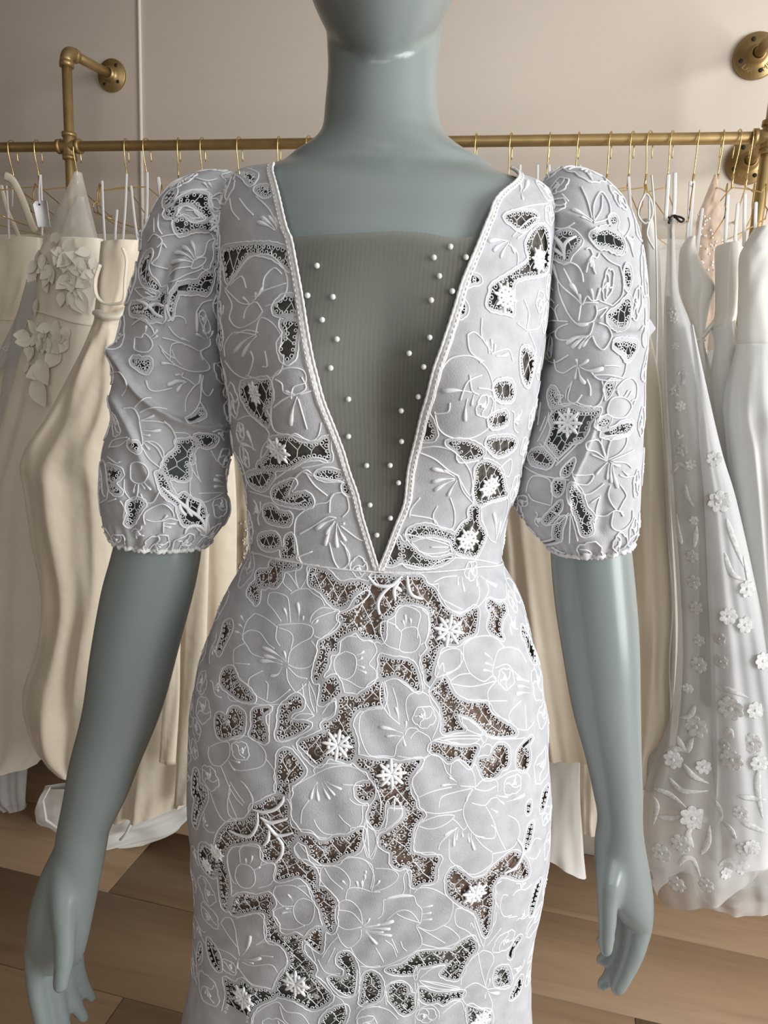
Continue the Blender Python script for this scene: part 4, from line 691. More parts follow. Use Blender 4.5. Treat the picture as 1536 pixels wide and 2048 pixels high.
def lace_extras(sh, parent, gate, tag_):
    surf = sh.surf; f = sh.f
    # pale buttonhole edge of every opening
    sh.mesh('scalloped_edge', np.maximum(np.maximum(f, -.0026-f), sh.gf), 'edge_stitch', parent, .0011, kind='stuff')
    # picot rings round every opening
    C = []
    for A in sh.contours(f, .0013):
        R = resample(A, .0050)
        if R is None: continue
        for p in R[:-1]:
            q = p+np.random.uniform(-.0004, .0004, 2)
            if gate(q[None])[0]: C.append(q)
    V, Q = rings(surf, C, .00142, .00044, .0008); m = MB(); m.add(V, Q); m.build('picot_ring', 'thread', parent, kind='stuff')
    # outline cord following every opening
    m = MB(); n = 0
    for A in sh.contours(f, -.0030):
        R = resample(A, .0022)
        if R is None or len(R) < 5: continue
        R = R+np.stack([np.sin(np.arange(len(R))*1.9)*.00025, np.cos(np.arange(len(R))*1.6)*.00025], 1)
        g = gate(R); i = 0
        while i < len(R):
            if not g[i]: i += 1; continue
            j = i
            while j < len(R) and g[j]: j += 1
            if j-i > 4: m.tube(surf.at(R[i:j, 0], R[i:j, 1], .0010), 0.00072, 5, False, surf.nrm(R[i:j, 0], R[i:j, 1]))
            i = j
    m.build('outline_cord', 'thread', parent, kind='stuff')
    # twisted bars crossing the openings
    m = MB(); s = .0082; rng = np.random.RandomState(5)
    us = np.arange(-surf.C/2, surf.C/2, s*1.732); vs = np.arange(sh.v0, sh.v0+sh.nv*sh.h, s*1.5); nodes = {}
    for a in range(len(us)):
        for b in range(len(vs)):
            ox = us[a]+(s*.866 if b % 2 else 0)
            nodes[(a, b, 0)] = np.array((ox, vs[b]-s*.25))+rng.uniform(-.0016, .0016, 2); nodes[(a, b, 1)] = np.array((ox, vs[b]+s*.25))+rng.uniform(-.0016, .0016, 2)
    for a in range(len(us)):
        for b in range(len(vs)):
            E = [((a, b, 0), (a, b, 1))]
            if b+1 < len(vs):
                a1 = a if b % 2 == 0 else a+1
                E += [((a, b, 1), (a1, b+1, 0)), ((a, b, 1), (a1-1, b+1, 0))]
            for p, q in E:
                if p not in nodes or q not in nodes: continue
                p, q = nodes[p], nodes[q]; t = np.linspace(0, 1, 7)[:, None]; L = p*(1-t)+q*t; val = sh.val(L[:, 0], L[:, 1])
                ok = (val > -.0006) & gate(L)
                if val.max() < .0012: continue
                i = 0
                while i < 7:
                    if not ok[i]: i += 1; continue
                    j = i
                    while j < 7 and ok[j]: j += 1
                    if j-i >= 3: m.tube(surf.at(L[i:j, 0], L[i:j, 1], .0002), .00042, 4, False, surf.nrm(L[i:j, 0], L[i:j, 1]))
                    i = j
    m.build('joining_bar', 'thread', parent, kind='stuff')
def lace_motifs(sh, parent, tiles, gate, mirror=None, maxu=None):
    surf = sh.surf
    for mo in motifs(tiles):
        items = []
        for kind, px in mo:
            uv, e = surf.inv(px); ok = e < 5
            if ok.sum() < 3: continue
            uv = uv[ok]; jump = np.linalg.norm(np.diff(uv, axis=0), axis=1)
            if jump.max() > .03: continue
            items.append((kind, uv))
        def make(items):
            m = MB()
            for kind, uv in items:
                if not gate(uv[[0, len(uv)//2, -1]]).all(): continue
                n = len(uv)
                if kind == 'S':
                    t = np.linspace(0, 1, n); L = np.linalg.norm(uv[-1]-uv[0]); w = min(.0021, max(.0013, L*.10))
                    r = .0005+(w-.0005)*np.clip((t-.35)/.4, 0, 1)**1.0*np.where(t > .9, .8, 1); bow = np.sin(t*math.pi)*L*.05
                    d = (uv[-1]-uv[0])/(L+1e-9); uv = uv+np.stack([-d[1]*bow, d[0]*bow], 1)
                    m.tube(surf.at(uv[:, 0], uv[:, 1], .0009), r, 8, True, surf.nrm(uv[:, 0], uv[:, 1]), flat=.75)
                elif kind == 'T':
                    t = np.linspace(0, 1, n); r = .0006+.0012*np.sin(t*math.pi)**.6
                    m.tube(surf.at(uv[:, 0], uv[:, 1], .0013), r, 8, True, surf.nrm(uv[:, 0], uv[:, 1]), flat=.8)
                else:
                    m.tube(surf.at(uv[:, 0], uv[:, 1], .0008), .00072, 6, True, surf.nrm(uv[:, 0], uv[:, 1]))
            if m.n: m.build('embroidered_motif', 'thread', parent)
        def add_used():
            for kind, uv in items: USED.setdefault(id(sh), []).extend(uv.tolist())
        add_used()
        for grp in ([items] if len(items) > 4 else [[q] for q in items]): make(grp)
        if mirror:
            for sgn in (-1, 1):
                r = [(k, np.stack([2*sgn*mirror-q[:, 0], q[:, 1]], 1)) for k, q in items]
                r = [(k, q) for k, q in r if np.all(np.abs(q[:, 0]) > mirror*.98) and np.abs(q[:, 0]).max() < surf.C*.38]
                for grp in ([r] if len(r) > 4 else [[q] for q in r]): make(grp)
def fill_voids(sh, parent, gate, umax, n=2500, sgn=None):
    surf = sh.surf; E = np.array(USED[id(sh)]) if USED.get(id(sh)) else np.zeros((1, 2)); rg_ = np.random.RandomState(9); made = 0
    for _ in range(n):
        c = np.array((rg_.uniform(-umax, umax), rg_.uniform(sh.v0+.006, sh.v0+sh.nv*sh.h-.006)))
        if sh.val(c[0], c[1]) > -.009 or not gate(np.array([c, c+(.01, 0), c-(.01, 0)])).all(): continue
        d = np.sqrt(((E-c)**2).sum(1).min())
        if d < .0105: continue
        R = min(d*.92, .019, -sh.val(c[0], c[1])+.009); m = MB(); th = np.linspace(0, 2*math.pi, 40); a = rg_.uniform(0, 6.28); k = rg_.randint(4, 6)
        r = R*(.80+.16*np.abs(np.sin(k/2*(th+a)))+.03*np.sin(11*th)); o = c+np.stack([r*np.cos(th), r*np.sin(th)], 1)
        L = [o]; b = c+R*.15*np.array((math.cos(a), math.sin(a)))
        for q in range(k-1):
            t = np.linspace(0, 1, 8)[:, None]; aa = a+q*2*math.pi/k+.4; e = c+R*.78*np.array((math.cos(aa), math.sin(aa))); p = np.array((-math.sin(aa), math.cos(aa)))*R*.16; L.append(b*(1-t)+e*t+p*np.sin(t*math.pi))
        for q in L:
            if gate(q[::7]).all() and sh.val(q[:, 0], q[:, 1]).max() < -.001: m.tube(surf.at(q[:, 0], q[:, 1], .0008), .00078, 6, True, surf.nrm(q[:, 0], q[:, 1]))
        for q in range(3):
            aa = a+2.2+q*.45; t = np.linspace(0, 1, 7); e = b+np.outer(t, R*.5*np.array((math.cos(aa), math.sin(aa)))); m.tube(surf.at(e[:, 0], e[:, 1], .0009), .0005+.0009*np.clip((t-.4)/.4, 0, 1), 7, True, surf.nrm(e[:, 0], e[:, 1]), flat=.75)
        m.build('embroidered_motif', 'thread', parent); E = np.vstack([E, o, [c]])
        made += 1
USED = {}
def lace_stars(surf, parent, L, sc=.00045):
    for x, y, r in L:
        uv, e = surf.inv([(x, y)]); u, v = uv[0]; P0 = surf.at(u, v, .0016); N = surf.nrm(u, v); R = r*sc*1.02
        T = np.cross(UP, N); T /= np.linalg.norm(T); B = np.cross(N, T); m = MB(); a0 = random.uniform(-.25, .25)
        for k in range(8):
            a = a0+k*math.pi/4; d = math.cos(a)*T+math.sin(a)*B; q = np.cross(N, d); m.ell(P0+d*R*.52, (q*R*.135, N*R*.12, d*R*.5), 8, 8)
            a += math.pi/8; d = math.cos(a)*T+math.sin(a)*B; q = np.cross(N, d); m.ell(P0+d*R*.60, (q*R*.135, d*R*.135, N*R*.11), 8, 6)
        m.build('lace_star', 'satin_stitch', parent)
# ---- bodice and skirt on the torso surface
MIR = TS.C*.245
sh = dress_sheet(TS, 0.0, vend, .0015, 'ABCDEF', MIR)
U, V = np.meshgrid(sh.u, sh.v); vs_ = np.interp(U, su, sv)
vd = np.full(U.shape, -.5); r = sh.dist(vpoly); vd[np.ix_(r[0], r[1])] = r[2]
fold = lambda a, b, s_: s_.val(np.where(a > 0, 1, -1)*TS.C/2-a, np.minimum(b*2.5, vend-.02), vd)
vd = np.maximum(vd, np.where(np.abs(U) > TS.C*.25, fold(U, V, sh), -.5))
cutv = lambda a: np.where(a < 0, VP_[0, 1], VP_[-1, 1])-.002
vd = np.maximum(vd, cutv(U)-V)
bodice = DR; gB = np.maximum(V-vs_, vd); gS = (vs_-V); sh.gf = vd+.004
sh.mesh('bodice', np.maximum(np.where(V < vs_, sh.f, -.01), gB), 'lace_cloth', DR, .0006)
sk = sh.mesh('skirt', np.maximum(sh.f, gS), 'lace_cloth', DR, .0012)
# plain lower skirt below the frame
vf0 = vend-.012
m = TS.whole('skirt_hem', 'lace_cloth', DR, .0008, v0=np.interp(vf0, TS.vlen, np.arange(TS.nv))/(TS.nv-1), v1=1, st=4)
def gate_t(uv):
    a = sh.val(uv[:, 0], uv[:, 1], vd); return a < -.0035
lace_extras(sh, DR, gate_t, 't')
lace_motifs(sh, DR, 'ABCDEF', gate_t, MIR)
fill_voids(sh, DR, gate_t, TS.C*.35)
lace_stars(TS, DR, STARS['skirt']); lace_stars(TS, DR, STARS['bodice'])
# raised specks of the under lace seen through the skirt openings
rng = np.random.RandomState(3); C = np.stack([rng.uniform(-TS.C*.3, TS.C*.3, 30000), rng.uniform(sv.min(), vend, 30000)], 1)
val = sh.val(C[:, 0], C[:, 1]); ok = (val > .0012) & (C[:, 1] > np.interp(C[:, 0], su, sv)+.002); C = C[ok][:2600]
Vv, Q, T = dots(TS, C, rng.uniform(.0006, .0013, len(C)), -.0022); m = MB(); m.add(Vv, Q, T); m.build('under_lace_dot', 'piping', DR, kind='stuff')
m = MB()
for c in C[:900]:
    a0 = rng.uniform(0, 6.28); t = np.linspace(0, rng.uniform(2.5, 5), 8); rr = rng.uniform(.002, .0035); q = np.stack([c[0]+rr*np.cos(a0+t), c[1]+rr*np.sin(a0+t)], 1)
    if sh.val(q[:, 0], q[:, 1]).min() > .0003: m.tube(TS.at(q[:, 0], q[:, 1], -.002), .0003, 4, False)
m.build('under_lace_scroll', 'piping', DR, kind='stuff')
# linings, and a dark sheet added below the hem of the skirt lining
lc = Sheet(TS, 0.0, vend, .004); U2, V2 = np.meshgrid(lc.u, lc.v); vs2 = np.interp(U2, su, sv); vd2 = np.full(U2.shape, -.5); r = lc.dist(vpoly); vd2[np.ix_(r[0], r[1])] = r[2]
vd2 = np.maximum(vd2, np.where(np.abs(U2) > TS.C*.25, fold(U2, V2, sh), -.5)); vd2 = np.maximum(vd2, cutv(U2)-V2)
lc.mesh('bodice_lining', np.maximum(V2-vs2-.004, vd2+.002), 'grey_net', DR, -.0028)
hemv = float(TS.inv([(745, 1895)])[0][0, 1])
lc.mesh('skirt_backing', np.maximum(vs2-V2-.002, V2-hemv-.02*np.cos(U2*9)+.012), 'nude_net', DR, -.0036)
lc.mesh('skirt_backing', hemv-.004-V2+.02*np.cos(U2*9)*-1+.012, 'grey_net', DR, -.0042)  # added dark sheet, its colour stands in for the shade inside the lower skirt
# sheer ribbed inset of the V
top, _ = TS.inv([(575, 472), (587, 473), (640, 469), (681, 466), (740, 463), (798, 461), (850, 464), (915, 477), (953, 471), (965, 470)]); o_ = np.argsort(top[:, 0])
ps = Sheet(TS, 0.0, float(VP_[:, 1].max())+.02, .003); U3, V3 = np.meshgrid(ps.u, ps.v); vd3 = np.full(U3.shape, -.5); r = ps.dist(vpoly); vd3[np.ix_(r[0], r[1])] = r[2]
ps.mesh('sheer_inset', np.maximum(-vd3-.006, np.interp(U3, top[o_, 0], top[o_, 1])-V3), 'tulle_panel', DR, -.0012)
pm = MB(); pm.ell((0, 0, 0), ((.0023, 0, 0), (0, .0023, 0), (0, 0, .0023)), 16, 10); pme = pm.mesh('pearl'); pme.materials.append(MT['pearl']); pme.polygons.foreach_set('use_smooth', [True]*len(pme.polygons))
for x, y in PEARLS:
    uv, _ = TS.inv([(x, y)]); p = TS.at(uv[0, 0], uv[0, 1], .0008); o = bpy.data.objects.new('pearl', pme); COL.objects.link(o); o.parent = DR; o.matrix_parent_inverse = Matrix.Translation(-DR.location); o.location = p
# neckline binding: flat band with a corded edge and a row of stitching
def band(pts, sgn):
    uv = resample(crom(TS.inv(pts)[0], 5), .0022); n = len(uv); N = TS.nrm(uv[:, 0], uv[:, 1])
    m = MB(); cols = []
    for w, o in ((-.0004, .0006), (.0, .0022), (.003, .0024), (.0062, .0022), (.0068, .0008)):
        wv = w+.0002*np.sin(np.arange(n)*.9); cols.append(TS.at(uv[:, 0]+sgn*wv, uv[:, 1], o))
    Pq = np.stack(cols, 1); k = Pq.shape[1]; i = np.arange(n-1)[:, None]*k; j = np.arange(k-1)[None]
    m.add(Pq.reshape(-1, 3), np.stack([i+j, i+j+1, i+k+j+1, i+k+j], -1).reshape(-1, 4)); m.build('neckline_band', 'piping', DR)
    m = MB(); m.tube(TS.at(uv[:, 0]-sgn*.0006, uv[:, 1], .0018), .00125+.00022*np.sin(np.arange(n)*2.1), 8, True, N); m.build('neckline_piping', 'piping', DR)
    m = MB()
    for q in range(1, n-3, 2): m.tube(TS.at(uv[q:q+2, 0]+sgn*.0046, uv[q:q+2, 1], .0026), .00035, 4, True)
    m.build('neckline_stitch', 'thread', DR, kind='stuff')
band(VL, -1); band(VR, 1)
uu = np.linspace(-TS.C*.49, TS.C*.49, 240); m = MB(); vv = np.interp(uu, su, sv)
m.tube(TS.at(uu, vv-.0012, .0012), .0011, 6, True, TS.nrm(uu, vv)); m.build('waist_seam', 'piping', DR)

# ---- sleeves
SLL = [(484, 372, 478, 560, .016, .722), (468, 350, 462, 600, .034, .723), (440, 342, 446, 622, .048, .725), (400, 348, 441, 645, .056, .727), (350, 375, 438, 670, .059, .73), (318, 420, 440, 700, .061, .732), (298, 480, 441, 735, .062, .734), (275, 560, 443, 772, .063, .735), (250, 640, 450, 810, .063, .735), (233, 700, 456, 843, .063, .735), (229, 765, 460, 880, .063, .735), (230, 830, 458, 915, .062, .735), (214, 890, 453, 945, .062, .735), (209, 960, 450, 977, .061, .735), (210, 1010, 457, 1007, .060, .735), (216, 1048, 453, 1038, .056, .735), (229, 1071, 414, 1088, .045, .735)]
SLR = [(1062, 580, 1082, 372, .016, .722), (1074, 620, 1100, 350, .034, .723), (1083, 655, 1120, 338, .048, .725), (1085, 690, 1152, 337, .056, .727), (1083, 725, 1190, 352, .059, .73), (1074, 762, 1228, 385, .061, .732), (1066, 805, 1255, 420, .062, .734), (1056, 860, 1276, 475, .063, .735), (1042, 905, 1288, 540, .063, .735), (1032, 940, 1293, 610, .063, .735), (1027, 965, 1290, 680, .063, .735), (1026, 985, 1282, 740, .063, .735), (1028, 1005, 1280, 800, .062, .735), (1036, 1025, 1278, 860, .062, .735), (1051, 1046, 1276, 930, .061, .735), (1070, 1068, 1272, 1000, .058, .735), (1090, 1086, 1271, 1050, .052, .735), (1104, 1098, 1259, 1083, .044, .735)]
def sleeve(rows, creases, side, tiles, stars):
    P = ringrows(rows, 260, 300); nv, nu, _ = P.shape; i = np.linspace(0, 1, nv)[:, None]; th = (np.arange(nu)*2*math.pi/nu)[None]
    c = P.mean(1, keepdims=True); d = P-c; d /= np.linalg.norm(d, axis=2)[..., None]
    A = .0028*np.clip((i-.90)/.1, 0, 1)*np.sin(27*th+3*np.sin(3*th))+.0030*np.clip((.14-i)/.14, 0, 1)*np.sin(17*th+2*np.sin(4*th))
    A = A+.0015*np.sin(3*th+9*i)*np.sin(i*math.pi)+.0012*np.sin(7*th-14*i)*np.sin(i*math.pi)
    P = P+d*A[..., None]
    s = Surf(P, False); x, y = proj(s.P); fr = np.sum(s.N*(CP-s.P), 2) > -.01; D = np.zeros(x.shape)
    for pl, w, h, asym in creases:
        q = crom(pl, 5); best = np.full(x.shape, 1e9); sg = np.zeros(x.shape)
        for k in range(len(q)-1):
            a, b = q[k], q[k+1]; ab = b-a; L2 = ab@ab+1e-9; t = ((x-a[0])*ab[0]+(y-a[1])*ab[1])/L2; tc = np.clip(t, 0, 1)
            ex = x-a[0]-tc*ab[0]; ey = y-a[1]-tc*ab[1]; dd = np.hypot(ex, ey); cr_ = (ab[0]*(y-a[1])-ab[1]*(x-a[0]))/math.sqrt(L2)
            k_ = dd < best; best[k_] = dd[k_]; sg[k_] = np.sign(cr_)[k_]
        D += h*np.exp(-(best/w)**2)*np.where(sg > 0, 1, asym)
    s.P = s.P+s.N*(D*fr)[..., None]
    # soften, then refresh
    for _ in range(4): s.P[1:-1] = .5*s.P[1:-1]+.125*(s.P[:-2]+s.P[2:]+np.roll(s.P, 1, 1)[1:-1]+np.roll(s.P, -1, 1)[1:-1])
    S2 = Surf(s.P)
    root = DR; sh = dress_sheet(S2, 0.0, S2.V, .0014, tiles)
    sh.gf = sh.f*0-1
    o = sh.mesh('sleeve', sh.f, 'lace_cloth', root, 0.0)
    g = lambda uv: np.ones(len(uv), bool)
    lace_extras(sh, o, g, side); lace_motifs(sh, o, tiles, g); fill_voids(sh, o, g, S2.C*.5, 900); lace_stars(S2, o, stars)
    m = MB(); uu = np.linspace(-S2.C*.5, S2.C*.5, 260); m.tube(S2.at(uu, np.full(260, S2.V-.001), .0005)+np.stack([np.zeros(260), np.zeros(260), .0012*np.sin(uu*900)], 1), .0021+.0006*np.sin(uu*1500), 8, True); m.build('sleeve_cuff', 'piping', o)
    m = MB(); m.tube(S2.at(uu, np.full(260, .001), .001), .0013, 6, True); m.build('armhole_seam', 'piping', o)
    return S2
cl = [([(236, 705), (262, 745), (300, 800), (352, 836)], 15, .011, .35), ([(352, 836), (400, 850), (445, 850)], 11, .006, .1), ([(240, 800), (270, 860), (305, 950), (340, 1000)], 20, .007, .3),
      ([(300, 610), (330, 560), (340, 510), (380, 475), (430, 465)], 16, -.007, .8), ([(330, 640), (345, 560), (365, 520)], 14, .005, .6), ([(395, 500), (430, 640), (435, 760)], 25, .004, 1), ([(270, 480), (320, 450), (400, 440)], 14, .005, .5),
      ([(390, 930), (400, 990), (410, 1050)], 18, .004, .6), ([(300, 800), (350, 880), (380, 880)], 18, -.004, 1), ([(250, 960), (265, 1020), (262, 1065)], 12, -.004, 1)]
cr2 = [([(1150, 470), (1200, 480), (1260, 470)], 12, -.004, 1), ([(1120, 420), (1160, 440), (1190, 465)], 14, .007, .5), ([(1195, 840), (1175, 900), (1150, 960), (1140, 1010)], 9, .006, .1), ([(1092, 560), (1090, 640), (1092, 720)], 14, -.005, 1),
       ([(1200, 640), (1240, 652), (1280, 655)], 7, .006, .6), ([(1215, 668), (1275, 672)], 5, -.004, 1), ([(1160, 500), (1185, 560), (1175, 640)], 26, .005, 1), ([(1215, 720), (1240, 800), (1235, 900)], 28, .004, 1), ([(1075, 860), (1060, 920), (1048, 980)], 22, .004, 1), ([(1210, 1000), (1200, 1060)], 12, -.004, 1)]
sleeve(SLL, cl, 'left', 'GH', STARS['left']); sleeve(SLR, cr2, 'right', 'IJ', STARS['right'])
# turned-out corner of cloth on the outer edge of the right-hand sleeve
a = [Wd(x, y, .735) for x, y in ((1284, 612), (1312, 657), (1288, 688), (1270, 660))]
m = MB(); A_ = np.array(a); B_ = A_+hd*.004; m.add(np.vstack([A_, B_, A_.mean(0)-hd*.003]), [(4, 7, 6, 5), (0, 1, 5, 4), (1, 2, 6, 5), (2, 3, 7, 6), (3, 0, 4, 7)], [(0, 8, 1), (1, 8, 2), (2, 8, 3), (3, 8, 0)]); m.build('cloth_tuck', 'lace_cloth', DR, False)
# ================= hangers =================
def hanger(x, n, label, phi, lean=0.0):
    root = empty('wire_hanger', (x, RAILY, ZR), label=label, cat='hanger', group='gold wire hangers on the rail')
    w = np.array((math.sin(phi), math.cos(phi), 0)); o = np.array((x, RAILY, ZR))
    def P(a, z): return o+w*a+UP*z
    an = np.linspace(-.1, math.pi+.1, 14); R = .0145
    hook = [P(R*1.25, -.030), P(R*1.12, -.014)]+[P(R*math.cos(t), R*math.sin(t)) for t in an]; hook += [P(-.0135, -.018), P(-.006, -.042), P(0, -.060), P(0, -.086)]
    m = MB(); m.tube(crom(hook, 2), .00125, 8); m.build('hook', 'brass_wire', root)
    m = MB(); m.tube([P(0, -.062), P(0, -.088)], .0021, 8); m.build('collar', 'brass_wire', root)
    hw, dz = .19, .052
    m = MB(); loopf = [P(-hw*.80, -.086-dz*.75), P(-hw*.84, -.078-dz*.8), P(-hw*.88, -.074-dz*.8), P(-hw*.92, -.084-dz), P(-hw*.93, -.10-dz), P(-hw, -.108-dz)]
    loopb = [P(-a, z) for a, z in ((-hw*.80, -.086-dz*.75), (-hw*.84, -.078-dz*.8), (-hw*.88, -.074-dz*.8), (-hw*.92, -.084-dz), (-hw*.93, -.10-dz), (-hw, -.108-dz))]
    frame = [P(0, -.086)]+[P(-hw*.4, -.094-dz*.2)]+loopf+[P(-hw*.98, -.122-dz), P(-hw*.5, -.128-dz), P(0, -.130-dz), P(hw*.5, -.128-dz), P(hw*.98, -.122-dz)]+loopb[::-1]+[P(hw*.4, -.094-dz*.2), P(0, -.086)]
    m.tube(frame, .00125, 7, False); m.build('frame', 'brass_wire', root)
NTH = ['first', 'second', 'third', 'fourth', 'fifth', 'sixth', 'seventh', 'eighth', 'ninth', 'tenth', 'eleventh', 'twelfth', 'thirteenth']
rg = random.Random(4)
for k, px in enumerate([75, 24]):
    hanger(Wy(px, 290, RAILY)[0], k, 'gold wire hanger, %s to the left of the left pipe fitting' % NTH[k], -.12+.1*k)
for k, px in enumerate([153, 252, 293, 357, 405, 479, 558, 618]):
    hanger(Wy(px, 288, RAILY)[0], k, 'gold wire hanger, %s to the right of the left pipe fitting' % NTH[k], [-.1, -.25, .05, -.3, -.1, .0, -.15, .1][k])
for k, px in enumerate([1505, 1477, 1446, 1397, 1345, 1301, 1266, 1222, 1158, 1100, 1023, 953]):
    hanger(Wy(px, 276, RAILY)[0], k, 'gold wire hanger, %s to the left of the right pipe fitting' % NTH[k], [.1, -.15, .05, .12, .3, .45, .3, .2, .1, 0, .1, 0][k])

# ================= hanging gowns =================
def gsurf(rows, Y, b0, b1, nf, amp, seed, wr=.004, nv=150, nu=220, expo=2.0, top=.0):
    """rows: xl,yl,xr,yr on the plane Y; a soft tube with folds that open downwards"""
    rng = np.random.RandomState(seed); R = interp_rows(rows, nv); P = np.zeros((nv, nu, 3)); th = np.arange(nu)*2*math.pi/nu
    ph = rng.uniform(0, 6.28, 8); k = rng.uniform(.6, 1.4, 8)
    for i, (xl, yl, xr, yr) in enumerate(R):
        t = i/(nv-1); b = b0+(b1-b0)*t**1.3; L = Wy(xl, yl, Y); Q = Wy(xr, yr, Y); c = (L+Q)/2; e = (Q-L)/2; a = np.linalg.norm(e)
        A = amp*(top+(1-top)*t**.9)*min(1, a/.12)
        f = A*(np.sin(nf*th+ph[0]+1.3*math.sin(2.2*t+ph[1]))*.6+np.sin((nf*1.7//1)*th+ph[2]+2*t)*.35+np.sin((2*nf+3)*th+ph[3]-t*3)*.18)
        f += wr*min(1, a/.08)*(np.sin(3*th+11*t*k[0]+ph[4])*np.sin(9*t*k[1]+ph[5])+.5*np.sin(5*th-19*t*k[2]+ph[6])+.35*np.sin(8*th+31*t*k[3]+ph[7])*math.sin(6*t+ph[0]))
        s = np.sin(th); cth = np.cos(th); sx = np.sign(s)*np.abs(s)**(2/expo); cy = np.sign(cth)*np.abs(cth)**(2/expo)
        fx = np.clip(f, -a*.6, a*.6)
        P[i] = c-(sx*(1+.35*fx/a))[:, None]*e+(cy*b+f*np.abs(cth))[:, None]*np.array((0, 1., 0))
    return Surf(P, False)
def gown(label, rows, Y, b0, b1, nf, amp, seed, material, wr=.004, part='skirt', cat='dress', **k):
    s = gsurf(rows, Y, b0, b1, nf, amp, seed, wr, **k)
    c = s.P[0].mean(0); root = empty('hanging_gown', tuple(c), label=label, cat=cat)
    s.whole(part, material, root); return root, s
def sub(root, rows, Y, b0, b1, nf, amp, seed, material, name, wr=.003, **k):
    s = gsurf(rows, Y, b0, b1, nf, amp, seed, wr, **k); s.whole(name, material, root); return s
def strap(root, pts, Y, w=.0027, material='ribbon_white', name='strap', flat=.18, Y1=None):
    q = crom(pts, 5); yy = np.linspace(Y, Y1 or Y, len(q)); W = np.array([Wy(a, b, c) for (a, b), c in zip(q, yy)]); m = MB(); m.tube(W, w, 8, True, np.tile([0, 1., 0], (len(W), 1)), flat=flat); m.build(name, material, root)
def r2(L):      # (y, xl, xr) -> slanted rows
    return [(a[1], a[0], a[2], a[0]) if len(a) == 3 else a for a in L]
def petal(root, c, n, d, L, w_, curl, material, name='petal'):
    n = n/np.linalg.norm(n); d = d-n*(d@n); d /= np.linalg.norm(d)+1e-9; s = np.cross(n, d); V = []; K = 6
    for i in range(K+1):
        t = i/K; ww = w_*math.sin(math.pi*min(1, t*.93+.05))**.8*(1.1-.5*t); up = curl*(t**2)
        for j in (-1, 0, 1): V.append(c+d*L*t+s*ww*j+n*(up+.0015-abs(j)*ww*-.25))
    Q = [(i*3+j, i*3+j+1, i*3+j+4, i*3+j+3) for i in range(K) for j in range(2)]
    m = MB(); m.add(V, Q); m.build(name, material, root)

# --- left of the mannequin, back to front
g, s = gown('plain ivory gown added at the very back of the left group to shade the gaps', r2([(470, -60, 460), (800, -90, 500), (1200, -100, 520), (1450, -100, 520)]), 1.70, .012, .02, 9, .012, 21, 'satin_ivory')  # unseen rear gown, added to cover the wall and shade the gaps
g, s = gown('beaded cream gown showing between the left sleeve and the waist', r2([(500, 420, 560), (900, 440, 570), (1050, 445, 570), (1250, 430, 580), (1540, 380, 600)]), 1.60, .02, .035, 7, .012, 22, 'satin_cream')
strap(g, [(479, 345), (478, 430), (470, 504)], 1.60); strap(g, [(558, 345), (550, 430), (540, 504)], 1.60)
for q in range(46):
    x, y = random.gauss(492-(0 if q < 25 else 8), 4.5), 1040+q*3.4; uv, _ = s.inv([(x, y)]); p = s.at(uv[0, 0], uv[0, 1], .0012); m = MB(); m.ell(p, ((.0016, 0, 0), (0, .0016, 0), (0, 0, .0028)), 6, 4); m.build('sequin', 'pearl', g)
g4, s4 = gown('cream satin gown with two sash tails hanging behind the left forearm', [(290, 480, 440, 480), (250, 700, 450, 700), (215, 900, 466, 900), (200, 1100, 470, 1100), (205, 1300, 462, 1300), (215, 1450, 440, 1440), (225, 1570, 410, 1540), (228, 1637, 385, 1600)], 1.38, .03, .045, 6, .018, 23, 'satin_cream', wr=.003)
strap(g4, [(357, 390), (356, 440), (354, 484)], 1.38); strap(g4, [(405, 390), (404, 440), (402, 484)], 1.38)
def tail(root, pts, Y, hw, material, name):
    q = interp_rows([(a, b, c, d) for a, b, c, d in pts], 30); V = []
    for i, (xl, yl, xr, yr) in enumerate(q):
        L = Wy(xl, yl, Y); R = Wy(xr, yr, Y)
        for j in range(7):
            t = j/6; V.append(L*(1-t)+R*t+np.array((0, -hw*math.sin(math.pi*t)*(.6+.4*math.sin(i*.35+j)), 0)))
        for j in range(7):
            t = 1-j/6; V.append(L*(1-t)+R*t+np.array((0, .003, 0)))
    i = np.arange(29)[:, None]*14; j = np.arange(14)[None]; j2 = (j+1) % 14
    Q = np.stack([i+j, i+j2, i+14+j2, i+14+j], -1).reshape(-1, 4); m = MB(); m.add(V, Q, [(29*14, 29*14+k, 29*14+k+1) for k in range(1, 13)]); m.build(name, material, root)
tail(g4, [(345, 1000, 385, 1000), (335, 1250, 362, 1250), (326, 1400, 358, 1400), (318, 1524, 350, 1529)], 1.305, .008, 'satin_cream', 'sash_tail')
tail(g4, [(380, 1000, 420, 1000), (365, 1300, 412, 1300), (356, 1480, 405, 1480), (348, 1612, 384, 1604)], 1.32, .008, 'satin_cream', 'sash_tail')
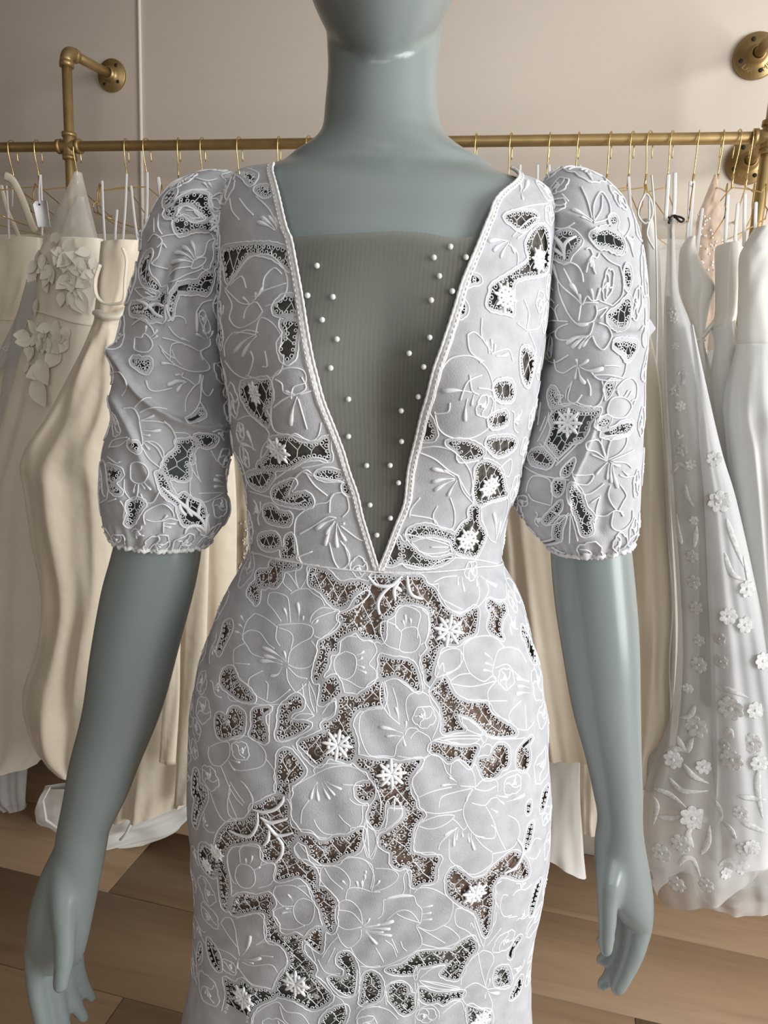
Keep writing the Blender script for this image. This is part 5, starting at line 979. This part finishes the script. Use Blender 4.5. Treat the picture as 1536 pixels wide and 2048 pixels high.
# rolled white train lying on the floor
tr, _s = gown('white dress train rolled up on the floor behind the left forearm', [(92, 1572, 300, 1570), (76, 1600, 385, 1590), (71, 1632, 384, 1622), (80, 1655, 366, 1648), (90, 1672, 345, 1668), (112, 1684, 300, 1684)], 1.45, .02, .035, 3, .012, 61, 'crepe_white', wr=.010, part='train', cat='fabric')
m = MB(); m.tube([Wy(*p, 1.40) for p in ((262, 1600), (266, 1640), (252, 1668), (240, 1680))], [.003, .004, .004, .003], 8); m.build('rolled_edge', 'crepe_white', tr)
m = MB(); m.tube([Wy(*p, 1.40) for p in ((100, 1575), (86, 1600), (92, 1640), (120, 1660), (180, 1668))], [.002, .003, .004, .003, .002], 8); m.build('rolled_edge', 'crepe_white', tr)
g, s = gown('cream satin dress at the left edge with a wide shoulder strap', r2([(476, -40, 82), (520, -44, 79), (580, -48, 66), (637, -52, 50), (700, -60, 44), (800, -70, 50), (1000, -85, 70), (1300, -90, 95), (1500, -90, 100)]), 1.56, .03, .05, 6, .012, 24, 'satin_cream')
strap(g, [(10, 352), (26, 362), (45, 400), (60, 440), (70, 462)], 1.50, .009, 'satin_cream', 'shoulder_strap', .3)
strap(g, [(2, 372), (14, 420), (30, 455), (38, 478)], 1.55, .006, 'satin_cream', 'shoulder_strap', .3)
strap(g, [(13, 372), (16, 420), (18, 478)], 1.50); strap(g, [(25, 372), (24, 412)], 1.52)
m = MB(); uv = np.linspace(-s.C*.45, s.C*.45, 90); vs__ = float(s.inv([(20, 640)])[0][0, 1]); m.tube(s.at(uv, np.full(90, vs__), .0005), .0016, 6); m.build('waist_seam', 'satin_cream', g)
g, s = gown('sheer grey flounced tulle dress behind the flower applique gown', r2([(560, 55, 80), (620, 40, 70), (690, 8, 62), (738, -18, 55)]), 1.50, .012, .03, 9, .010, 25, 'tulle_grey')
for q in range(8):
    uv, _ = s.inv([(random.uniform(5, 45), random.uniform(690, 730))]); p = s.at(uv[0, 0], uv[0, 1], .002); N = s.nrm(uv[0, 0], uv[0, 1]); petal(g, p, N, np.array((random.uniform(-1, 1), 0, -random.random())), .022, .008, .006, 'applique')
sub(g, r2([(560, 55, 80), (800, 0, 60), (1300, -40, 70), (1560, -40, 52), (1617, 4, 50)]), 1.46, .012, .02, 8, .01, 31, 'tulle_grey', 'underskirt')
# flower applique gown
g, s = gown('ivory gown with three dimensional petal flowers and a sheer yoke', r2([(478, 94, 205), (525, 74, 205), (574, 76, 202), (623, 73, 198), (691, 48, 190), (745, 34, 180), (818, 14, 160), (900, -8, 135), (1000, -35, 112), (1200, -60, 112), (1400, -75, 112), (1480, -75, 106), (1530, -70, 70)]), 1.40, .03, .05, 5, .012, 26, 'satin_ivory', wr=.0015)
sub(g, [(150, 345, 162, 345), (125, 400, 176, 400), (100, 450, 188, 450), (88, 484, 196, 484)], 1.45, .01, .03, 3, .003, 3, 'tulle_cream', 'sheer_yoke', wr=.001)
sub(g, [(152, 395, 168, 394), (136, 430, 176, 430), (116, 484, 190, 482)], 1.43, .006, .02, 3, .003, 4, 'tulle_cream', 'sheer_yoke', wr=.001)
m = MB(); cw = s.inv(crom([(74, 622), (120, 636), (150, 645), (196, 652)], 8))[0]; m.tube(s.at(cw[:, 0], cw[:, 1], .002), .003, 8, True, flat=.5); m.build('waist_ribbon', 'satin_ivory', g)
rp = random.Random(11); PET = []
for q in range(46): PET.append((138+rp.gauss(0, 1)*28, 528+rp.gauss(0, 1)*26, rp.uniform(.022, .036)))
for q in range(22): PET.append((95+rp.gauss(0, 1)*20, 680+rp.gauss(0, 1)*14, rp.uniform(.02, .034)))
PET += [(145, 580, .05), (70, 760, .055), (80, 720, .05), (170, 560, .045), (80, 505, .03), (76, 525, .03), (72, 540, .03), (105, 485, .03), (100, 735, .045), (62, 640, .03), (120, 700, .04), (70, 600, .028)]
for x, y, L in PET:
    x = max(78 if y < 640 else 45, min(x, 188)); uv, _ = s.inv([(x, y)]); p = s.at(uv[0, 0], uv[0, 1], .003); N = s.nrm(uv[0, 0], uv[0, 1])
    petal(g, p, N, np.array((rp.uniform(-.8, .6), -.2, rp.uniform(-1, .25))), L*1.15, L*.46, rp.uniform(.002, .010), 'petal_cream')
# knotted satin gown
g, s = gown('cream satin gown tied in a knotted band at the waist, strapless', [(206, 487, 284, 482), (203, 520, 276, 520), (200, 580, 262, 580), (197, 618, 250, 618), (196, 640, 247, 640), (186, 665, 247, 665), (170, 700, 246, 700), (146, 745, 244, 745), (100, 828, 242, 828), (58, 890, 238, 890), (44, 930, 236, 935), (52, 980, 236, 980), (66, 1070, 236, 1070), (88, 1190, 240, 1190), (80, 1290, 235, 1290), (52, 1380, 230, 1390), (58, 1440, 225, 1450), (85, 1495, 215, 1510), (128, 1525, 205, 1540)], 1.30, .03, .06, 5, .017, 27, 'satin_cream', wr=.007, nv=220)
m = MB(); m.tube([Wy(196, 626, 1.265), Wy(216, 634, 1.258), Wy(236, 632, 1.26), Wy(247, 620, 1.275)], [.014, .016, .016, .012], 14, True, flat=.5); m.build('knot_band', 'satin_ivory', g)
def ribbonloop(root, pts, Y, w, material, name):
    q = crom(pts, 6); W = np.array([Wy(a, b, Y) for a, b in q]); m = MB(); m.tube(W, w, 10, True, np.tile([0, 1., 0], (len(W), 1)), flat=1.8); m.build(name, material, root)
ribbonloop(g, [(200, 530), (191, 560), (193, 590), (208, 606), (232, 608), (248, 600), (251, 560), (254, 520), (246, 496)], 1.255, .0028, 'satin_ivory', 'draped_loop')
for p in ([(204, 362), (206, 420), (210, 490)], [(253, 348), (250, 420), (245, 487)], [(262, 372), (268, 430), (276, 488)], [(234, 420), (231, 455), (230, 487)]): strap(g, p, 1.33)
g, s = gown('ivory gown with white ribbon loops tucked behind the left puff sleeve', r2([(440, 288, 420), (600, 300, 440), (900, 290, 430)]), 1.56, .03, .03, 5, .01, 28, 'satin_ivory')
strap(g, [(294, 345), (294, 400), (292, 445)], 1.50, .0036); strap(g, [(316, 355), (322, 400), (328, 450)], 1.50, .0045)
# card tag
c4 = [Wy(x, y, 1.36) for x, y in ((66, 409), (70, 402), (93, 401), (100, 453), (76, 454))]; m = MB(); n = len(c4)
m.add(c4+[p+np.array((0, .0012, 0)) for p in c4], [(i, (i+1) % n, n+(i+1) % n, n+i) for i in range(n)], [(0, i, i+1) for i in range(1, n-1)]+[(n, n+i+1, n+i) for i in range(1, n-1)])
tg = empty('price_tag', tuple(np.mean(c4, 0)), label='blank white card tag hanging among the left straps', cat='tag'); m.build('card', 'card_white', tg, False)
m = MB(); m.lathe(Wy(79, 409, 1.359), (0, -1, 0), [(0, 0), (0, .002), (.0004, .002), (.0004, 0)], 12); m.build('eyelet', 'dark_hole', tg)
strap(tg, [(80, 350), (78, 380), (79, 409)], 1.36, .0018, name='cord'); strap(tg, [(81, 350), (84, 420), (84, 470)], 1.38, .0026, name='cord')

# --- right of the mannequin, back to front
g, s = gown('plain white gown added behind the right group for shade, against the wall', r2([(480, 980, 1560), (900, 960, 1580), (1400, 960, 1600), (1520, 960, 1600)]), 1.71, .012, .015, 11, .012, 41, 'crepe_white')  # another added rear gown, there for shade behind the right group
g, s = gown('cream satin gown showing between the waist and the right arm', [(1010, 470, 1130, 470), (1000, 600, 1170, 600), (985, 900, 1150, 900), (1000, 1100, 1160, 1100), (1020, 1300, 1190, 1300), (1040, 1420, 1205, 1430), (1052, 1486, 1215, 1510)], 1.50, .03, .06, 7, .018, 42, 'satin_cream', wr=.002)
strap(g, [(1040, 330), (1038, 400), (1036, 474)], 1.50); strap(g, [(1098, 330), (1100, 400), (1102, 474)], 1.50)
g, s = gown('white cotton petticoat dress below the cream satin, beside the right wrist', [(1050, 480, 1120, 480), (1040, 700, 1140, 700), (1040, 1000, 1150, 1000), (1050, 1350, 1160, 1350), (1060, 1480, 1162, 1480), (1075, 1580, 1160, 1590), (1068, 1660, 1166, 1690), (1060, 1690, 1172, 1757)], 1.57, .015, .02, 4, .010, 43, 'crepe_white')
strap(g, [(1075, 330), (1074, 400), (1073, 484)], 1.57)
g, s = gown('shaded ivory skirt hanging behind the right wrist', r2([(500, 1140, 1200), (900, 1130, 1230), (1350, 1130, 1240), (1500, 1155, 1225), (1600, 1158, 1216), (1662, 1160, 1212)]), 1.63, .015, .02, 6, .010, 44, 'satin_ivory')
strap(g, [(1160, 330), (1160, 420), (1160, 504)], 1.62)
g, s = gown('nude sequinned sheer dress peeking out below the right wall flange', r2([(350, 1428, 1434), (400, 1408, 1440), (450, 1392, 1442), (550, 1392, 1444), (700, 1390, 1450)]), 1.58, .006, .02, 5, .008, 45, 'tulle_nude', part='sheer_bodice')
for q in range(40):
    uv, _ = s.inv([(random.uniform(1396, 1432), random.uniform(430, 545))]); p = s.at(uv[0, 0], uv[0, 1], .001); m = MB(); m.ell(p, ((.0022, 0, 0), (0, .0012, 0), (0, 0, .0022)), 6, 4); m.build('sequin', 'pearl', g)
g, s = gown('narrow off white gown with cord loops just right of the right puff sleeve', r2([(440, 1284, 1306), (500, 1282, 1318), (600, 1281, 1323), (750, 1282, 1329), (1000, 1280, 1340), (1300, 1280, 1350), (1560, 1275, 1330)]), 1.47, .018, .05, 5, .012, 46, 'crepe_white', wr=.001)
ribbonloop(g, [(1290, 388), (1279, 410), (1277, 432), (1290, 447), (1303, 436), (1305, 415), (1297, 392), (1291, 388)], 1.40, .0019, 'ribbon_white', 'cord_loop')
ribbonloop(g, [(1298, 395), (1298, 440), (1294, 470), (1308, 498)], 1.40, .0019, 'ribbon_white', 'cord_loop'); ribbonloop(g, [(1303, 350), (1310, 440), (1314, 600), (1312, 760), (1308, 900)], 1.41, .0016, 'ribbon_white', 'cord_loop')
strap(g, [(1257, 354), (1262, 430)], 1.5)
g, s = gown('cream satin gown with twisted folds between right arm and lace gown', [(1250, 690, 1300, 670), (1255, 760, 1319, 760), (1258, 900, 1328, 900), (1260, 1050, 1336, 1050), (1260, 1200, 1346, 1200), (1262, 1330, 1340, 1330), (1262, 1440, 1341, 1446), (1264, 1510, 1300, 1490), (1268, 1560, 1292, 1540)], 1.40, .03, .05, 5, .020, 47, 'satin_cream', wr=.008, nv=200)
g6, s = gown('ivory satin cowl neck gown with pearl brooch, in the middle of the right group', [(1375, 476, 1391, 474), (1360, 500, 1393, 500), (1357, 540, 1410, 540), (1358, 573, 1430, 573), (1363, 610, 1420, 610), (1375, 650, 1411, 650), (1385, 676, 1407, 676), (1384, 700, 1410, 700), (1388, 760, 1424, 760), (1395, 900, 1445, 900), (1400, 1200, 1480, 1200), (1400, 1400, 1500, 1400)], 1.45, .02, .05, 5, .010, 48, 'satin_white', wr=.004)
for q in range(9):
    p = Wy(1392+q*2.1+random.uniform(-1, 1), 680+random.uniform(-3, 3)+abs(q-4)*.6, 1.418); m = MB(); m.ell(p, ((.0026, 0, 0), (0, .0026, 0), (0, 0, .0026)), 8, 6); m.build('brooch_pearl', 'pearl', g6)
ribbonloop(g6, [(1404, 676), (1420, 655), (1434, 638), (1450, 622)], 1.42, .004, 'satin_white', 'side_drape')
for p in ([(1381, 363), (1378, 420), (1375, 478)], [(1387, 363), (1383, 420), (1379, 478)], [(1405, 417), (1398, 470), (1394, 515)]): strap(g6, p, 1.44)
g7, s = gown('white satin halter gown with a deep front fold near the right upright', [(1434, 492, 1478, 484), (1430, 505, 1480, 500), (1431, 580, 1474, 580), (1430, 630, 1468, 625), (1424, 655, 1462, 650), (1430, 690, 1470, 690), (1422, 760, 1490, 760), (1430, 900, 1520, 900), (1440, 1100, 1560, 1100), (1440, 1400, 1600, 1400), (1440, 1600, 1600, 1600)], 1.42, .025, .06, 5, .012, 49, 'satin_white', wr=.004)
sub(g7, [(1420, 660, 1470, 640), (1412, 760, 1495, 760), (1422, 900, 1530, 900), (1440, 1200, 1580, 1200)], 1.40, .03, .06, 8, .010, 50, 'tulle_white', 'overskirt')
for p in ([(1456, 390), (1453, 440), (1450, 492)], [(1476, 407), (1472, 450), (1470, 488)]): strap(g7, p, 1.42)
g8, s = gown('white structured bodice gown with tulle skirt at the right edge', [(1508, 457, 1548, 452), (1488, 492, 1560, 490), (1478, 520, 1560, 520), (1476, 600, 1562, 600), (1475, 690, 1564, 690)], 1.36, .02, .03, 3, .004, 51, 'satin_white', wr=.002, part='bodice')
sub(g8, [(1474, 688, 1562, 688), (1458, 800, 1580, 800), (1462, 900, 1590, 900), (1480, 1100, 1600, 1100), (1500, 1400, 1620, 1400), (1510, 1600, 1620, 1600)], 1.35, .03, .07, 9, .012, 52, 'crepe_white', 'skirt')
sub(g8, [(1473, 690, 1564, 690), (1448, 800, 1590, 800), (1455, 900, 1600, 900), (1475, 1100, 1610, 1100), (1500, 1400, 1620, 1400)], 1.345, .035, .08, 10, .014, 53, 'tulle_white', 'overskirt')
for p in ([(1490, 388), (1489, 440), (1488, 492)], [(1512, 405), (1511, 430), (1510, 456)]): strap(g8, p, 1.36)
# the two lace gowns
gl, sl = gown('sheer floral lace gown with narrow bodice tied with black ribbon', r2([(432, 1336, 1348), (500, 1334, 1350), (560, 1331, 1354), (593, 1329, 1360), (666, 1327, 1386), (800, 1329, 1412), (908, 1337, 1443), (1010, 1342, 1473), (1181, 1354, 1514), (1300, 1356, 1536), (1428, 1343, 1545), (1519, 1310, 1550), (1592, 1290, 1550)])+[(1288, 1665, 1540, 1665), (1304, 1760, 1522, 1725), (1318, 1796, 1500, 1742)], 1.33, .015, .06, 5, .010, 54, 'tulle_grey', wr=.001, nv=240)
sub(gl, r2([(593, 1333, 1356), (666, 1333, 1380), (800, 1336, 1404), (1010, 1350, 1460), (1300, 1366, 1520), (1500, 1350, 1530), (1600, 1320, 1530)]), 1.345, .01, .05, 5, .008, 55, 'tulle_grey', 'underskirt', wr=.001)
sub(gl, [(1380, 1730, 1540, 1690), (1390, 1780, 1560, 1760), (1400, 1796, 1548, 1812)], 1.38, .02, .04, 6, .01, 56, 'tulle_grey', 'train')
for p in ([(1337, 350), (1334, 400), (1331, 440)], [(1350, 346), (1349, 400), (1347, 432)]): strap(gl, p, 1.34, .003)
for pts in ([(1337, 446), (1342, 434), (1350, 431), (1356, 437), (1348, 434)], [(1350, 432), (1360, 434), (1368, 439), (1362, 444), (1352, 436)], [(1338, 447), (1341, 440), (1337, 434)]): ribbonloop(gl, pts, 1.31, .0016, 'black_ribbon', 'black_ribbon_tie')
gm, sm_ = gown('white floral lace overdress in front of the sheer lace gown', [(1380, 650, 1386, 650), (1392, 760, 1410, 760), (1400, 900, 1443, 900), (1408, 1000, 1473, 1000), (1415, 1180, 1514, 1180), (1420, 1300, 1540, 1300), (1422, 1500, 1580, 1500), (1418, 1600, 1600, 1600), (1417, 1700, 1600, 1700), (1420, 1716, 1600, 1704)], 1.295, .01, .045, 6, .012, 57, 'tulle_white', wr=.001, nv=200)
sub(gm, [(1408, 1000, 1465, 1000), (1418, 1180, 1510, 1180), (1424, 1500, 1570, 1500), (1424, 1690, 1590, 1690)], 1.31, .008, .03, 6, .008, 58, 'tulle_white', 'underskirt', wr=.001)
def flower(root, surf, x, y, R, n=6):
    uv, e = surf.inv([(x, y)])
    if e[0] > 6: return
    u, v = uv[0]; P0 = surf.at(u, v, .0012); N = surf.nrm(u, v); T = np.cross(UP, N); T /= np.linalg.norm(T)+1e-9; B = np.cross(N, T); m = MB(); a0 = random.uniform(0, 1)
    for k in range(n):
        a = a0+k*2*math.pi/n; d = math.cos(a)*T+math.sin(a)*B; q = np.cross(N, d); m.ell(P0+d*R*.58, (q*R*.40, N*.0005, d*R*.46), 8, 6)
    m.ell(P0+N*.0008, (T*R*.2, B*R*.2, N*.0012), 8, 5); m.build('lace_flower', 'applique', root)
def scroll(root, surf, pts, w=.004):
    uv, e = surf.inv(crom(pts, 5)); n = len(uv)
    if e.max() > 8: return
    t = np.linspace(0, 1, n); N = surf.nrm(uv[:, 0], uv[:, 1]); m = MB(); m.tube(surf.at(uv[:, 0], uv[:, 1], .0008), .0008+w*np.sin(math.pi*t**.8)**1.2, 8, True, N, flat=.25); m.build('lace_scroll', 'applique', root)
def c5(L): return [(1036+a/2.926, 600+b/2.926) for a, b in L]
def c6(L): return [(1036+a/2.738, 1300+b/2.738) for a, b in L]
for a, b, r in [(905, 70, 8), (912, 110, 7), (920, 270, 6), (920, 530, 10), (950, 620, 9), (960, 880, 11), (1010, 960, 9), (1030, 1290, 8), (1020, 1500, 12), (1030, 1650, 13), (1040, 1800, 13), (1060, 1990, 11)]: flower(gl, sl, *c5([(a, b)])[0], r*.00095)
for a, b, r in [(990, 80, 14), (930, 210, 9), (975, 420, 19), (850, 600, 16), (1015, 640, 13), (960, 920, 22), (890, 1060, 17), (785, 1110, 17), (870, 1280, 15), (1030, 1285, 13), (1230, 1190, 13), (1140, 1220, 12), (730, 1230, 10)]: flower(gl, sl, *c6([(a, b)])[0], r*.00105, 7)
for L in ([(960, 500), (975, 450), (960, 410), (935, 440)], [(930, 760), (935, 800), (970, 790)], [(980, 1080), (985, 1140), (1030, 1210)], [(900, 1020), (940, 960), (1010, 1000)], [(960, 1430), (940, 1360), (930, 1250)], [(1030, 1450), (1040, 1380), (1045, 1320)]): scroll(gl, sl, c5(L))
for L in ([(745, 760), (830, 790), (920, 860)], [(830, 700), (900, 770), (1040, 770)], [(905, 620), (960, 690), (1045, 730)], [(760, 910), (830, 920), (910, 905)], [(880, 1180), (910, 1140), (960, 1150), (1000, 1240)], [(970, 300), (940, 360), (880, 370)], [(930, 560), (940, 520), (960, 480)], [(800, 560), (870, 540), (940, 560)], [(870, 470), (900, 530), (930, 560)], [(960, 1080), (930, 1010), (960, 960)], [(1100, 1180), (1150, 1150), (1200, 1200)], [(1000, 1120), (1040, 1050), (1050, 960)], [(740, 800), (760, 860), (740, 960)]): scroll(gl, sl, c6(L), .0048)
for a, b, r in [(1150, 930, 13), (1180, 1180, 19), (1130, 1170, 12), (1340, 1690, 15), (1230, 1850, 15), (1330, 1900, 15), (1180, 1980, 12)]: flower(gm, sm_, *c5([(a, b)])[0], r*.00095, 7)
for a, b, r in [(1165, 320, 20), (1300, 330, 14), (1170, 600, 18), (1280, 510, 17), (1240, 1090, 12), (1220, 890, 12), (1320, 620, 14), (1110, 60, 12), (1340, 60, 14), (1280, 1080, 13), (1130, 520, 10)]: flower(gm, sm_, *c6([(a, b)])[0], r*.00105, 8)
for L in ([(1210, 1480), (1250, 1600), (1330, 1640)], [(1220, 1280), (1260, 1400), (1320, 1560)], [(1320, 1500), (1350, 1640), (1340, 1720)]): scroll(gm, sm_, c5(L))
for L in ([(1200, 800), (1280, 810), (1360, 820)], [(1320, 640), (1310, 760), (1340, 920)], [(1080, 200), (1160, 220), (1260, 260)], [(1220, 940), (1290, 970), (1360, 1000)], [(1120, 940), (1170, 990), (1200, 1080)], [(1130, 460), (1160, 440), (1180, 480)], [(1080, 820), (1110, 900), (1080, 980)]): scroll(gm, sm_, c6(L), .0045)
